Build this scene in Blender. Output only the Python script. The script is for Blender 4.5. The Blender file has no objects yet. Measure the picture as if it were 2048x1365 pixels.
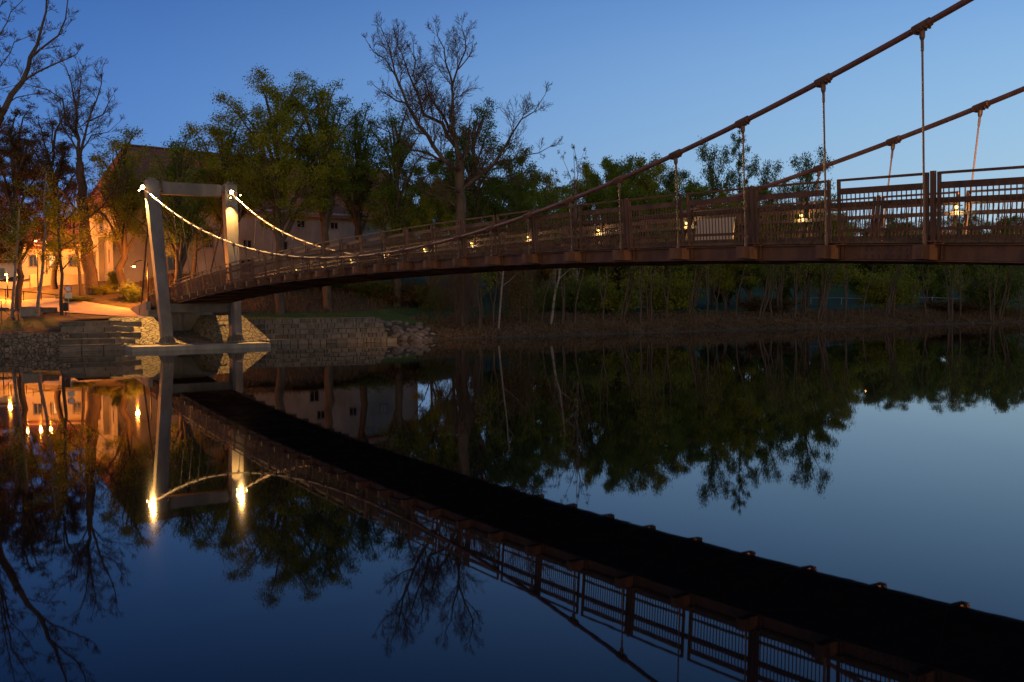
import bpy, math, random
import numpy as np
from mathutils import Vector, Matrix, noise

# ------------------------------------------------------------------ camera
scene = bpy.context.scene
CAMH = 3.087
F = 1914.0
RV = Vector((0.999945, -0.000424, -0.010450))
UV = Vector((0.010458, 0.040579, 0.999122))
FW = Vector((0.0, 0.999176, -0.040582))
cd = bpy.data.cameras.new("camera")
cam = bpy.data.objects.new("camera", cd)
scene.collection.objects.link(cam)
R3 = Matrix((RV, UV, -FW)).transposed()
cam.matrix_world = Matrix.Translation((0, 0, CAMH)) @ R3.to_4x4()
cd.sensor_width = 36.0
cd.lens = F / 2048 * 36.0
cd.clip_start = 0.1
cd.clip_end = 5000
scene.camera = cam

# ------------------------------------------------------------------ sky (dusk, afterglow beyond the right bank)
world = bpy.data.worlds.new("World")
scene.world = world
world.use_nodes = True
wn = world.node_tree
for n_ in list(wn.nodes): wn.nodes.remove(n_)
def s2l(c):
    return tuple(((v / 255.0) / 12.92 if v <= 10.3 else (((v / 255.0) + 0.055) / 1.055) ** 2.4) for v in c)
tc = wn.nodes.new('ShaderNodeTexCoord')
sx = wn.nodes.new('ShaderNodeSeparateXYZ')
wn.links.new(tc.outputs['Generated'], sx.inputs[0])
def ramp(stops):
    r = wn.nodes.new('ShaderNodeValToRGB')
    r.color_ramp.interpolation = 'B_SPLINE'
    el = r.color_ramp.elements
    while len(el) > 1: el.remove(el[-1])
    for k, (p, c) in enumerate(stops):
        e = el[0] if k == 0 else el.new(p)
        e.position = p
        e.color = (*s2l(c), 1)
    wn.links.new(sx.outputs['Z'], r.inputs[0])
    return r
rl = ramp([(0.0, (96, 140, 200)), (0.08, (80, 130, 200)), (0.17, (66, 118, 196)), (0.28, (48, 96, 172)), (0.42, (28, 64, 130)), (1.0, (12, 28, 70))])
rr = ramp([(0.0, (210, 202, 186)), (0.05, (190, 210, 218)), (0.11, (165, 202, 226)), (0.20, (148, 192, 230)), (0.30, (116, 164, 224)), (0.42, (60, 106, 176)), (1.0, (16, 36, 84))])
mp = wn.nodes.new('ShaderNodeMapRange')
mp.interpolation_type = 'SMOOTHSTEP'
mp.inputs['From Min'].default_value = -0.75
mp.inputs['From Max'].default_value = 0.72
wn.links.new(sx.outputs['X'], mp.inputs['Value'])
mx = wn.nodes.new('ShaderNodeMix'); mx.data_type = 'RGBA'
wn.links.new(mp.outputs[0], mx.inputs['Factor'])
wn.links.new(rl.outputs[0], mx.inputs['A']); wn.links.new(rr.outputs[0], mx.inputs['B'])
bg = wn.nodes.new('ShaderNodeBackground')
bg.inputs['Strength'].default_value = 1.0
wo = wn.nodes.new('ShaderNodeOutputWorld')
# the last daylight behind the viewer
mb_ = wn.nodes.new('ShaderNodeMapRange'); mb_.interpolation_type = 'SMOOTHSTEP'
mb_.inputs['From Min'].default_value = -0.05; mb_.inputs['From Max'].default_value = -0.85
wn.links.new(sx.outputs['Y'], mb_.inputs['Value'])
rb_ = wn.nodes.new('ShaderNodeValToRGB')
e_ = rb_.color_ramp.elements; e_[0].position = 0.0; e_[0].color = (1.45, 1.10, 0.76, 1); e_[1].position = 0.8; e_[1].color = (0.10, 0.17, 0.34, 1)
q_ = e_.new(0.35); q_.color = (0.68, 0.63, 0.58, 1)
wn.links.new(sx.outputs['Z'], rb_.inputs[0])
mx2 = wn.nodes.new('ShaderNodeMix'); mx2.data_type = 'RGBA'
wn.links.new(mb_.outputs[0], mx2.inputs['Factor']); wn.links.new(mx.outputs['Result'], mx2.inputs['A']); wn.links.new(rb_.outputs[0], mx2.inputs['B'])
wn.links.new(mx2.outputs['Result'], bg.inputs['Color'])
wn.links.new(bg.outputs[0], wo.inputs['Surface'])

scene.view_settings.view_transform = 'Standard'
scene.view_settings.look = 'None'
scene.view_settings.exposure = 0.0
scene.view_settings.gamma = 1.0
scene.render.engine = 'CYCLES'
scene.cycles.use_denoising = True
scene.cycles.max_bounces = 5
scene.cycles.diffuse_bounces = 2
scene.cycles.glossy_bounces = 3
scene.cycles.transmission_bounces = 2
scene.cycles.sample_clamp_indirect = 4.0

LIGHT = dict(flood=27000, down=11000, street=10000, rail=16, near=22000, town=17000)
SODIUM = (1.0, 0.27, 0.03)
WARM = (1.0, 0.53, 0.16)
AMBER = (1.0, 0.50, 0.12)
SODIUM2 = (1.0, 0.50, 0.16)

# ------------------------------------------------------------------ helpers
def at(px, py, Y):
    """a point of the place seen in that direction at depth Y"""
    v = FW + RV * ((px - 1024) / F) - UV * ((py - 682.5) / F)
    t = Y / v.y
    return Vector((v.x * t, Y, CAMH + v.z * t))

def props(o, label=None, cat=None, group=None, kind=None):
    if label: o['label'] = label
    if cat: o['category'] = cat
    if group: o['group'] = group
    if kind: o['kind'] = kind
    return o

def link(o, parent=None):
    scene.collection.objects.link(o)
    if parent is not None: o.parent = parent
    return o

def thing(name, label, cat, loc, group=None):
    o = bpy.data.objects.new(name, None)
    o.empty_display_size = 0.3
    o.location = loc
    link(o)
    props(o, label, cat, group)
    return o

def wloc(o):
    v = Vector((0, 0, 0))
    while o is not None:
        v += o.location; o = o.parent
    return v

class MB:
    """collects quads, boxes and tubes into one mesh, world coordinates"""
    def __init__(self):
        self.v = []; self.f = []; self.m = []
    def quad(self, a, b, c, d, mi=0):
        k = len(self.v); self.v += [tuple(a), tuple(b), tuple(c), tuple(d)]
        self.f.append((k, k+1, k+2, k+3)); self.m.append(mi)
    def hexa(self, p, mi=0):
        """8 corners: bottom 4 ccw, top 4 ccw"""
        k = len(self.v); self.v += [tuple(q) for q in p]
        for f in ((0,3,2,1),(4,5,6,7),(0,1,5,4),(1,2,6,5),(2,3,7,6),(3,0,4,7)):
            self.f.append(tuple(k+i for i in f)); self.m.append(mi)
    def box(self, c, ax, ay, az, hx, hy, hz, mi=0):
        c = Vector(c)
        P = []
        for sz in (-1, 1):
            for sx_, sy in ((-1,-1),(1,-1),(1,1),(-1,1)):
                P.append(c + ax*(sx_*hx) + ay*(sy*hy) + az*(sz*hz))
        self.hexa(P, mi)
    def bar(self, a, b, side, w, h, mi=0):
        """beam from a to b, width w along side, height h across"""
        a = Vector(a); b = Vector(b); d = (b-a).normalized()
        s = (side - d*side.dot(d)).normalized(); u = s.cross(d)
        P = []
        for su in (-1, 1):
            for q, ss in ((a,-1),(b,-1),(b,1),(a,1)):
                P.append(q + s*(ss*w/2) + u*(su*h/2))
        self.hexa(P, mi)
    def tube(self, pts, rad, n=8, mi=0, cap=True):
        pts = [Vector(p) for p in pts]
        if not isinstance(rad, (list, tuple)): rad = [rad]*len(pts)
        k0 = len(self.v)
        ref = Vector((0.13, 0.07, 1)).normalized()
        for i, p in enumerate(pts):
            t = (pts[min(i+1, len(pts)-1)] - pts[max(i-1, 0)]).normalized()
            r = ref if abs(t.dot(ref)) < 0.95 else Vector((1, 0.1, 0)).normalized()
            s = t.cross(r).normalized(); u = s.cross(t)
            for j in range(n):
                a = 2*math.pi*j/n
                self.v.append(tuple(p + s*(math.cos(a)*rad[i]) + u*(math.sin(a)*rad[i])))
        for i in range(len(pts)-1):
            for j in range(n):
                a = k0+i*n+j; b = k0+i*n+(j+1) % n
                self.f.append((a, b, b+n, a+n)); self.m.append(mi)
        if cap:
            self.f.append(tuple(k0+j for j in range(n-1, -1, -1))); self.m.append(mi)
            self.f.append(tuple(k0+(len(pts)-1)*n+j for j in range(n))); self.m.append(mi)
    def ball(self, c, r, n=10, mi=0, sz=1.0):
        c = Vector(c); k0 = len(self.v); h = n//2
        for i in range(1, h):
            th = math.pi*i/h
            for j in range(n):
                a = 2*math.pi*j/n
                self.v.append((c.x+r*math.sin(th)*math.cos(a), c.y+r*math.sin(th)*math.sin(a), c.z+r*sz*math.cos(th)))
        t = len(self.v); self.v.append((c.x, c.y, c.z+r*sz)); self.v.append((c.x, c.y, c.z-r*sz))
        for i in range(h-2):
            for j in range(n):
                a = k0+i*n+j; b = k0+i*n+(j+1) % n
                self.f.append((a, a+n, b+n, b)); self.m.append(mi)
        for j in range(n):
            self.f.append((t, k0+j, k0+(j+1) % n)); self.m.append(mi)
            self.f.append((t+1, k0+(h-2)*n+(j+1) % n, k0+(h-2)*n+j)); self.m.append(mi)
    def build(self, name, mats, parent=None, smooth=False):
        o0 = wloc(parent) if parent is not None else Vector((0, 0, 0))
        me = bpy.data.meshes.new(name)
        me.from_pydata([(x-o0.x, y-o0.y, z-o0.z) for x, y, z in self.v], [], self.f)
        if not isinstance(mats, (list, tuple)): mats = [mats]
        for m in mats: me.materials.append(m)
        if len(mats) > 1: me.polygons.foreach_set('material_index', self.m)
        if smooth: me.polygons.foreach_set('use_smooth', [True]*len(me.polygons))
        o = bpy.data.objects.new(name, me)
        link(o, parent)
        return o

# ------------------------------------------------------------------ materials
def mat(name, col, rough=0.8, metal=0.0, spec=0.3):
    m = bpy.data.materials.new(name); m.use_nodes = True
    b = m.node_tree.nodes['Principled BSDF']
    b.inputs['Base Color'].default_value = (*col, 1)
    b.inputs['Roughness'].default_value = rough
    b.inputs['Metallic'].default_value = metal
    b.inputs['Specular IOR Level'].default_value = spec
    return m
def nmat(name, c1, c2, scale=3.0, rough=0.8, bump=0.2, bscale=None, metal=0.0, c3=None, contrast=(0.35, 0.65), stretch=(1, 1, 1), spec=0.3):
    """two-or-three colour noise mottled surface with fine bump"""
    m = mat(name, c1, rough, metal, spec); nt = m.node_tree; b = nt.nodes['Principled BSDF']
    g = nt.nodes.new('ShaderNodeNewGeometry')
    mpp = nt.nodes.new('ShaderNodeMapping'); mpp.inputs['Scale'].default_value = stretch
    nt.links.new(g.outputs['Position'], mpp.inputs['Vector'])
    nz = nt.nodes.new('ShaderNodeTexNoise'); nz.inputs['Scale'].default_value = scale; nz.inputs['Detail'].default_value = 8; nz.inputs['Roughness'].default_value = 0.65
    nt.links.new(mpp.outputs[0], nz.inputs['Vector'])
    r = nt.nodes.new('ShaderNodeValToRGB')
    r.color_ramp.elements[0].position = contrast[0]; r.color_ramp.elements[0].color = (*c1, 1)
    r.color_ramp.elements[1].position = contrast[1]; r.color_ramp.elements[1].color = (*c2, 1)
    if c3:
        e = r.color_ramp.elements.new(min(0.95, contrast[1]+0.14)); e.color = (*c3, 1)
    nt.links.new(nz.outputs['Fac'], r.inputs[0]); nt.links.new(r.outputs[0], b.inputs['Base Color'])
    if bump:
        n2 = nt.nodes.new('ShaderNodeTexNoise'); n2.inputs['Scale'].default_value = bscale or scale*6; n2.inputs['Detail'].default_value = 6
        nt.links.new(mpp.outputs[0], n2.inputs['Vector'])
        bp = nt.nodes.new('ShaderNodeBump'); bp.inputs['Strength'].default_value = bump; bp.inputs['Distance'].default_value = 0.1
        nt.links.new(n2.outputs['Fac'], bp.inputs['Height']); nt.links.new(bp.outputs[0], b.inputs['Normal'])
    return m
def emis(name, col, strength):
    m = bpy.data.materials.new(name); m.use_nodes = True; nt = m.node_tree
    nt.nodes.remove(nt.nodes['Principled BSDF'])
    e = nt.nodes.new('ShaderNodeEmission'); e.inputs[0].default_value = (*col, 1); e.inputs[1].default_value = strength
    nt.links.new(e.outputs[0], nt.nodes['Material Output'].inputs[0])
    return m
def leafmat(name, c1, c2, tr=0.35):
    m = bpy.data.materials.new(name); m.use_nodes = True; nt = m.node_tree
    nt.nodes.remove(nt.nodes['Principled BSDF'])
    g = nt.nodes.new('ShaderNodeNewGeometry')
    nz = nt.nodes.new('ShaderNodeTexNoise'); nz.inputs['Scale'].default_value = 0.45; nz.inputs['Detail'].default_value = 9; nz.inputs['Roughness'].default_value = 0.8
    nt.links.new(g.outputs['Position'], nz.inputs['Vector'])
    r = nt.nodes.new('ShaderNodeValToRGB')
    r.color_ramp.elements[0].position = 0.36; r.color_ramp.elements[0].color = (*c1, 1)
    r.color_ramp.elements[1].position = 0.66; r.color_ramp.elements[1].color = (*c2, 1)
    nt.links.new(nz.outputs['Fac'], r.inputs[0])
    d = nt.nodes.new('ShaderNodeBsdfDiffuse'); t = nt.nodes.new('ShaderNodeBsdfTranslucent'); x = nt.nodes.new('ShaderNodeMixShader')
    x.inputs[0].default_value = tr
    nt.links.new(r.outputs[0], d.inputs[0]); nt.links.new(r.outputs[0], t.inputs[0])
    nt.links.new(d.outputs[0], x.inputs[1]); nt.links.new(t.outputs[0], x.inputs[2])
    nt.links.new(x.outputs[0], nt.nodes['Material Output'].inputs[0])
    return m
def stonemat(name, c1, c2, joint, scale, rough=0.85, bump=0.8, jw=0.06, squash=(1, 1, 1)):
    """irregular stones with mortar joints (voronoi)"""
    m = mat(name, c1, rough); nt = m.node_tree; b = nt.nodes['Principled BSDF']
    g = nt.nodes.new('ShaderNodeNewGeometry')
    mpp = nt.nodes.new('ShaderNodeMapping'); mpp.inputs['Scale'].default_value = squash
    nt.links.new(g.outputs['Position'], mpp.inputs['Vector'])
    nz = nt.nodes.new('ShaderNodeTexNoise'); nz.inputs['Scale'].default_value = 1.5
    nt.links.new(mpp.outputs[0], nz.inputs['Vector'])
    add = nt.nodes.new('ShaderNodeMix'); add.data_type = 'VECTOR'; add.inputs['Factor'].default_value = 0.06
    nt.links.new(mpp.outputs[0], add.inputs['A']); nt.links.new(nz.outputs['Color'], add.inputs['B'])
    v1 = nt.nodes.new('ShaderNodeTexVoronoi'); v1.feature = 'DISTANCE_TO_EDGE'; v1.inputs['Scale'].default_value = scale
    v2 = nt.nodes.new('ShaderNodeTexVoronoi'); v2.inputs['Scale'].default_value = scale
    nt.links.new(add.outputs['Result'], v1.inputs['Vector']); nt.links.new(add.outputs['Result'], v2.inputs['Vector'])
    r = nt.nodes.new('ShaderNodeValToRGB'); r.color_ramp.elements[0].color = (*c1, 1); r.color_ramp.elements[1].color = (*c2, 1)
    sp = nt.nodes.new('ShaderNodeSeparateColor'); nt.links.new(v2.outputs['Color'], sp.inputs[0]); nt.links.new(sp.outputs[0], r.inputs[0])
    jr = nt.nodes.new('ShaderNodeMapRange'); jr.inputs['From Min'].default_value = jw*0.4; jr.inputs['From Max'].default_value = jw*1.6
    nt.links.new(v1.outputs['Distance'], jr.inputs['Value'])
    m2 = nt.nodes.new('ShaderNodeMix'); m2.data_type = 'RGBA'; m2.inputs['A'].default_value = (*joint, 1)
    nt.links.new(jr.outputs[0], m2.inputs['Factor']); nt.links.new(r.outputs[0], m2.inputs['B'])
    nt.links.new(m2.outputs['Result'], b.inputs['Base Color'])
    bp = nt.nodes.new('ShaderNodeBump'); bp.inputs['Strength'].default_value = bump; bp.inputs['Distance'].default_value = 0.06
    nt.links.new(jr.outputs[0], bp.inputs['Height']); nt.links.new(bp.outputs[0], b.inputs['Normal'])
    return m

M = {}
M['corten'] = nmat('weathered_steel', (0.045, 0.023, 0.016), (0.13, 0.060, 0.034), 2.4, 0.75, 0.15, 30, stretch=(1, 1, 0.45), contrast=(0.3, 0.7))
M['cable'] = nmat('cable_steel', (0.10, 0.045, 0.033), (0.15, 0.07, 0.05), 4, 0.5, 0.05, 60)
M['rod'] = mat('rod_steel', (0.10, 0.06, 0.045), 0.5)
M['pylon'] = nmat('pylon_steel', (0.06, 0.057, 0.057), (0.115, 0.107, 0.104), 0.9, 0.6, 0.05, 18, stretch=(1, 1, 0.3))
M['wood'] = nmat('bridge_timber', (0.055, 0.032, 0.02), (0.12, 0.07, 0.04), 3, 0.8, 0.2, 25)
M['concrete'] = nmat('concrete', (0.15, 0.135, 0.115), (0.24, 0.215, 0.185), 1.2, 0.9, 0.15, 14, stretch=(1, 1, 0.35))
M['cobble'] = stonemat('cobbled_bank', (0.17, 0.14, 0.09), (0.27, 0.225, 0.14), (0.035, 0.03, 0.018), 3.1)
M['block'] = nmat('step_stone', (0.085, 0.068, 0.055), (0.15, 0.125, 0.10), 1.8, 0.9, 0.35, 9)
M['block2'] = nmat('step_stone_dark', (0.055, 0.045, 0.038), (0.10, 0.085, 0.07), 1.8, 0.9, 0.35, 9)
M['block3'] = nmat('step_stone_pale_and_lit_edge', (0.09, 0.075, 0.06), (0.15, 0.125, 0.10), 1.8, 0.9, 0.35, 9)
M['rock'] = nmat('rock', (0.07, 0.055, 0.045), (0.16, 0.13, 0.11), 1.6, 0.9, 0.5, 7)
M['wallstone'] = stonemat('rubble_wall', (0.08, 0.065, 0.05), (0.17, 0.13, 0.10), (0.03, 0.024, 0.018), 4.2, jw=0.05)
M['plaster'] = nmat('old_plaster', (0.19, 0.18, 0.155), (0.32, 0.305, 0.27), 0.35, 0.9, 0.1, 6, stretch=(1, 1, 0.6))
M['bark'] = nmat('bark', (0.045, 0.032, 0.023), (0.09, 0.065, 0.046), 2.0, 0.95, 0.5, 10, stretch=(1, 1, 0.3))
M['twig'] = mat('twigs', (0.085, 0.055, 0.038), 0.9)
M['birch'] = nmat('birch_bark', (0.04, 0.033, 0.028), (0.17, 0.145, 0.13), 3.5, 0.8, 0.1, 12, contrast=(0.36, 0.46), stretch=(0.5, 0.5, 1.6))
M['leaf'] = leafmat('spring_leaves', (0.095, 0.14, 0.022), (0.20, 0.26, 0.04), 0.5)
M['leafd'] = leafmat('darker_leaves', (0.07, 0.105, 0.022), (0.15, 0.20, 0.04), 0.5)
M['leafy'] = leafmat('yellow_green_leaves', (0.15, 0.175, 0.018), (0.31, 0.31, 0.035), 0.5)
M['leafr'] = leafmat('brown_buds', (0.07, 0.045, 0.018), (0.13, 0.085, 0.03))
M['dry'] = leafmat('dry_stalks', (0.08, 0.055, 0.03), (0.16, 0.11, 0.06), 0.2)
M['litter'] = leafmat('fallen_leaves', (0.06, 0.04, 0.025), (0.14, 0.095, 0.065), 0.1)
M['grassb'] = leafmat('grass_blades', (0.05, 0.09, 0.015), (0.10, 0.14, 0.03), 0.3)
M['black'] = mat('black_metal', (0.015, 0.014, 0.013), 0.5)
M['greymet'] = mat('galvanised_metal', (0.25, 0.24, 0.23), 0.45, 0.4)
M['glass'] = mat('dark_window', (0.012, 0.012, 0.014), 0.15, 0, 0.6)
M['lampglow'] = emis('flood_lens', (1.0, 0.60, 0.2), 70)
M['streetglow'] = emis('street_lens', (1.0, 0.50, 0.12), 30)
M['railglow'] = emis('rail_lamp_lens', (1.0, 0.78, 0.17), 5)
M['winlit'] = emis('lit_window', (1.0, 0.55, 0.16), 1.6)

# ------------------------------------------------------------------ ground
TT = Vector((0.87, 0.49, 0)).normalized()   # along the bank
NN = Vector((-TT.y, TT.x, 0))               # inland
shore = [(-160, 5), (-90, 38), (-55, 54), (-34.6, 65.8), (-30.5, 68.0), (-27, 69.0), (-20.3, 72.4), (-15, 74.6), (-9.7, 77.4), (-1, 82.5), (7, 88), (20, 95.5), (30, 100.5), (38, 104.6), (50, 110.5), (61, 115.5), (90, 129), (160, 160), (400, 270), (900, 480)]
shs = [(x*TT.x+y*TT.y, x*NN.x+y*NN.y) for x, y in shore]
SS = [a for a, b in shs]; VV = [b for a, b in shs]
prof = {  # s position -> profile (inland distance, height)
    'L': [(-6, -1.5), (0, 0.0), (0.5, 0.35), (4, 1.2), (7, 1.65), (10, 1.95), (14, 2.25), (17, 2.7), (22, 3.7), (28, 5.0), (40, 5.6), (80, 7), (200, 14), (900, 40)],
    'P': [(-6, -1.5), (0, -0.3), (1.5, 0.0), (4.2, 1.6), (6.3, 2.1), (10, 2.25), (13, 2.6), (17, 3.2), (22, 4.4), (28, 5.4), (40, 6.2), (80, 9), (200, 16), (900, 40)],
    'M': [(-6, -1.5), (0, -0.3), (4.4, 1.5), (5.2, 1.86), (12, 2.1), (14, 2.5), (19, 4.6), (26, 6.0), (40, 7.0), (80, 9), (200, 16), (900, 40)],
    'Q': [(-6, -1.5), (0, 0.0), (0.6, 0.35), (4, 1.35), (8, 1.9), (16, 3.2), (26, 5.5), (40, 6.8), (100, 10), (150, 15), (300, 22), (900, 30)],
    'R': [(-6, -1.5), (0, 0.0), (0.6, 0.35), (4, 1.35), (8, 1.8), (40, 2.2), (62, 4.5), (90, 9), (125, 14.5), (160, 17), (300, 18), (900, 20)],
}
zone = [(-400, 'L'), (3.2, 'L'), (7.0, 'P'), (14.2, 'P'), (17.0, 'M'), (29.5, 'M'), (36.0, 'Q'), (50, 'Q'), (70.0, 'R'), (2000, 'R')]
def interp(x, xs, ys):
    return float(np.interp(x, xs, ys))
def gz_sv(s, dv):
    for k in range(len(zone)-1):
        if zone[k][0] <= s <= zone[k+1][0]:
            t = (s-zone[k][0])/(zone[k+1][0]-zone[k][0]); a, b = prof[zone[k][1]], prof[zone[k+1][1]]
            za = interp(dv, [q[0] for q in a], [q[1] for q in a]); zb = interp(dv, [q[0] for q in b], [q[1] for q in b])
            z = za*(1-t)+zb*t
            break
    amp = min(1.0, max(0.0, dv-5)/25)*0.45+0.05*min(1, max(0, dv-0.5))
    z += amp*noise.noise(Vector((s*0.09, dv*0.12, 3.1))) + 0.25*amp*noise.noise(Vector((s*0.4, dv*0.4, 1.1)))
    return z
BAX = Vector((-0.5227, 0.8525, 0)); BNX = Vector((0.8525, 0.5227, 0)); FOOT = Vector((-22.35, 69.0, 0))
def hollow(p, z):
    q = Vector((p.x, p.y, 0))-FOOT; a = q.dot(BAX); o = abs(q.dot(BNX))
    if -1 < a < 9.3 and o < 3.0: return min(z, 0.15)
    return z
def sv(x, y):
    s = x*TT.x+y*TT.y; v = x*NN.x+y*NN.y
    return s, v-interp(s, SS, VV)
def gz(x, y):
    return gz_sv(*sv(x, y))
def gpt(px, Y):
    """ground point under the sight line px at depth Y"""
    p = at(px, 600, Y)
    return Vector((p.x, p.y, gz(p.x, p.y)))
def svxy(s, dv):
    v = dv+interp(s, SS, VV)
    p = Vector((TT.x*s+NN.x*v, TT.y*s+NN.y*v, 0)); p.z = hollow(p, gz_sv(s, dv))
    return p

sr = list(np.arange(-160, -40, 8)) + list(np.arange(-40, 130, 0.8)) + list(np.arange(130, 260, 6)) + list(np.arange(260, 1000, 60))
dr = [-6, -3, -1, 0, 0.3, 0.6, 1, 1.5, 2, 2.6, 3.3, 4, 4.7, 5.4, 6.2, 7, 8, 9, 10, 11, 12, 13, 14, 15, 16.5, 18, 20, 22, 24, 26, 28, 31, 34, 38, 43, 50, 58, 68, 80, 95, 115, 140, 180, 240, 330, 500, 900]
vv = []; ff = []
for s in sr:
    for dv in dr: vv.append(tuple(svxy(s, dv)))
nd = len(dr)
for i in range(len(sr)-1):
    for j in range(nd-1):
        a = i*nd+j; ff.append((a, a+nd, a+nd+1, a+1))
me = bpy.data.meshes.new('ground'); me.from_pydata(vv, [], ff)
me.polygons.foreach_set('use_smooth', [True]*len(ff))
M['earth'] = nmat('earth_and_leaf_litter', (0.035, 0.030, 0.016), (0.065, 0.048, 0.03), 1.3, 0.95, 0.6, 9, c3=(0.11, 0.08, 0.055))
M['lawn'] = nmat('lawn', (0.035, 0.07, 0.012), (0.065, 0.105, 0.02), 1.0, 0.95, 0.4, 25)
M['meadow'] = nmat('meadow', (0.015, 0.045, 0.010), (0.028, 0.07, 0.015), 0.25, 0.95, 0.2, 8)
for k in ('earth', 'lawn', 'meadow'): me.materials.append(M[k])
mi = []
for i in range(len(sr)-1):
    for j in range(nd-1):
        s = sr[i]; dv = dr[j]+(0.7 if dr[j] > 3 else 0)
        e = 1.2*noise.noise(Vector((s*0.3, dv*0.3, 0)))
        k = 0
        if s < 5 and 6 < dv+e*0.4 < 11: k = 1
        if 13.5 < s < 36 and 4 < dv+e*0.25 < 13: k = 1
        if s >= 34 and dv+e > 8: k = 2
        if s < 34 and dv > 60: k = 2
        mi.append(k)
me.polygons.foreach_set('material_index', mi)
props(link(bpy.data.objects.new('ground', me)), kind='structure')

# water
mw = bpy.data.materials.new('river_water'); mw.use_nodes = True; nt = mw.node_tree; b = nt.nodes['Principled BSDF']
b.inputs['Base Color'].default_value = (0.0012, 0.0022, 0.004, 1); b.inputs['Roughness'].default_value = 0.02; b.inputs['IOR'].default_value = 1.30; b.inputs['Specular Tint'].default_value = (0.80, 0.92, 1.0, 1)
b.inputs['Specular IOR Level'].default_value = 0.5
g = nt.nodes.new('ShaderNodeNewGeometry')
nz = nt.nodes.new('ShaderNodeTexNoise'); nz.inputs['Scale'].default_value = 0.9; nz.inputs['Detail'].default_value = 3
nt.links.new(g.outputs['Position'], nz.inputs['Vector'])
bp = nt.nodes.new('ShaderNodeBump'); bp.inputs['Strength'].default_value = 0.009; bp.inputs['Distance'].default_value = 0.05
nt.links.new(nz.outputs['Fac'], bp.inputs['Height']); nt.links.new(bp.outputs[0], b.inputs['Normal'])
w = MB(); w.quad((-900, -300, 0), (1500, -300, 0), (1500, 1200, 0), (-900, 1200, 0))
props(w.build('river_water', mw), kind='structure')

# ------------------------------------------------------------------ the footbridge
S = 2.2
P0 = Vector((4.2686, 8.4072, 0))*S
az_ = 2.1221
D = Vector((math.cos(az_), math.sin(az_), 0)); N = Vector((D.y, -D.x, 0)); Z = Vector((0, 0, 1))
HW = 2.0647*S/2
def zd(i):
    t = (i-15)/15
    return S*(2.0883-0.1914*t-0.3599*t*t-0.0692*t**4)
def zc(i):
    t = (i-15)/15
    return S*(2.4145+1.0114*t+2.0562*t*t+0.0824*t**4)
def upv(i):
    m = (zd(i+0.1)-zd(i-0.1))/(0.2*S)
    return (Z-D*m).normalized()
def BP(i, off, up=0.0, lean=0.0):
    """point on the bridge: panel index, sideways offset, height over girder top"""
    p = P0+D*(i*S)+N*(off+lean*up)
    p.z = zd(i)
    return p+upv(i)*up
def CT(i, side):
    """cable clamp point for panel i"""
    j = i+0.10*((i-13)/15)
    h = (zc(j)-zd(j))
    off = HW+0.0905*h+0.0066/S*h*h
    p = P0+D*(j*S)+N*(off*side); p.z = zc(j)
    return p
I0, I1 = -6, 29
LEGI = 29.68
bridge = thing('footbridge', 'long rusty brown suspension footbridge curving over the dark river to a lit grey steel pylon', 'footbridge', BP(12, 0))

def span(mb, a, b, off, u0, w_, h_, lean=0.0, step=1.0, mi=0):
    """curved rectangular member following the deck from index a to b"""
    k = max(1, int(round(abs(b-a)/step)))
    for q in range(k):
        i = a+(b-a)*q/k; j = a+(b-a)*(q+1)/k
        A = BP(i, off, u0, lean); B = BP(j, off, u0, lean); ua, ub = upv(i), upv(j)
        P = [A-N*w_/2-ua*h_/2, B-N*w_/2-ub*h_/2, B+N*w_/2-ub*h_/2, A+N*w_/2-ua*h_/2,
             A-N*w_/2+ua*h_/2, B-N*w_/2+ub*h_/2, B+N*w_/2+ub*h_/2, A+N*w_/2+ua*h_/2]
        mb.hexa(P, mi)
GO = HW-0.38
DEND = 32.2
for s in (-1, 1):
    mb = MB()
    span(mb, I0, DEND, s*GO, -0.165, 0.03, 0.27)
    span(mb, I0, DEND, s*GO, -0.012, 0.2, 0.024)
    span(mb, I0, DEND, s*GO, -0.316, 0.2, 0.024)
    # bolted splice with two rows of bolts
    for c0 in ([0.45] if s < 0 else [0.45, 14.45]):
        span(mb, c0-0.36, c0+0.36, s*(GO+0.028), -0.165, 0.02, 0.25)
        for k in range(10):
            for u in (-0.07, -0.11, -0.22, -0.26):
                c = BP(c0-0.32+k*0.07, s*(GO+0.048), u)
                mb.box(c, D, N, Z, 0.014, 0.012, 0.014)
    mb.build('girder', M['corten'], bridge)
# crossbeams that stick out beyond the girders and carry the hangers
for i in range(I0, I1+1):
    mb = MB(); o = BP(i, 0); u = upv(i); bw = 0.10
    L = HW+0.20
    c = BP(i, 0, -0.17)
    for s in (-1, 1):
        a = GO+0.02
        A = [BP(i, s*a, -0.305)-D*bw, BP(i, s*a, -0.305)+D*bw, BP(i, s*a, -0.03)+D*bw, BP(i, s*a, -0.03)-D*bw]
        B = [BP(i, s*L, -0.29)-D*bw, BP(i, s*L, -0.29)+D*bw, BP(i, s*L, -0.03)+D*bw, BP(i, s*L, -0.03)-D*bw]
        mb.hexa([A[0], A[1], B[1], B[0], A[3], A[2], B[2], B[3]])
        # open-sided bracket with a stiffener, flange continuing inward
        mb.box(BP(i, s*(a+0.1), -0.017)-D*0.17, D, N, u, 0.07, 0.1, 0.012)
        mb.box(BP(i, s*(a+0.06), -0.17)-D*0.16, D, N, u, 0.01, 0.03, 0.13)
    mb.bar(BP(i, -(GO-0.02), -0.2), BP(i, GO-0.02, -0.2), D, 0.12, 0.2)
    mb.build('crossbeam', M['corten'], bridge)
mb = MB()
for k in range(4):
    off = (-0.9, -0.3, 0.3, 0.9)[k]*1.2
    span(mb, I0, DEND, off, -0.05, 0.12, 0.06)
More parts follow.
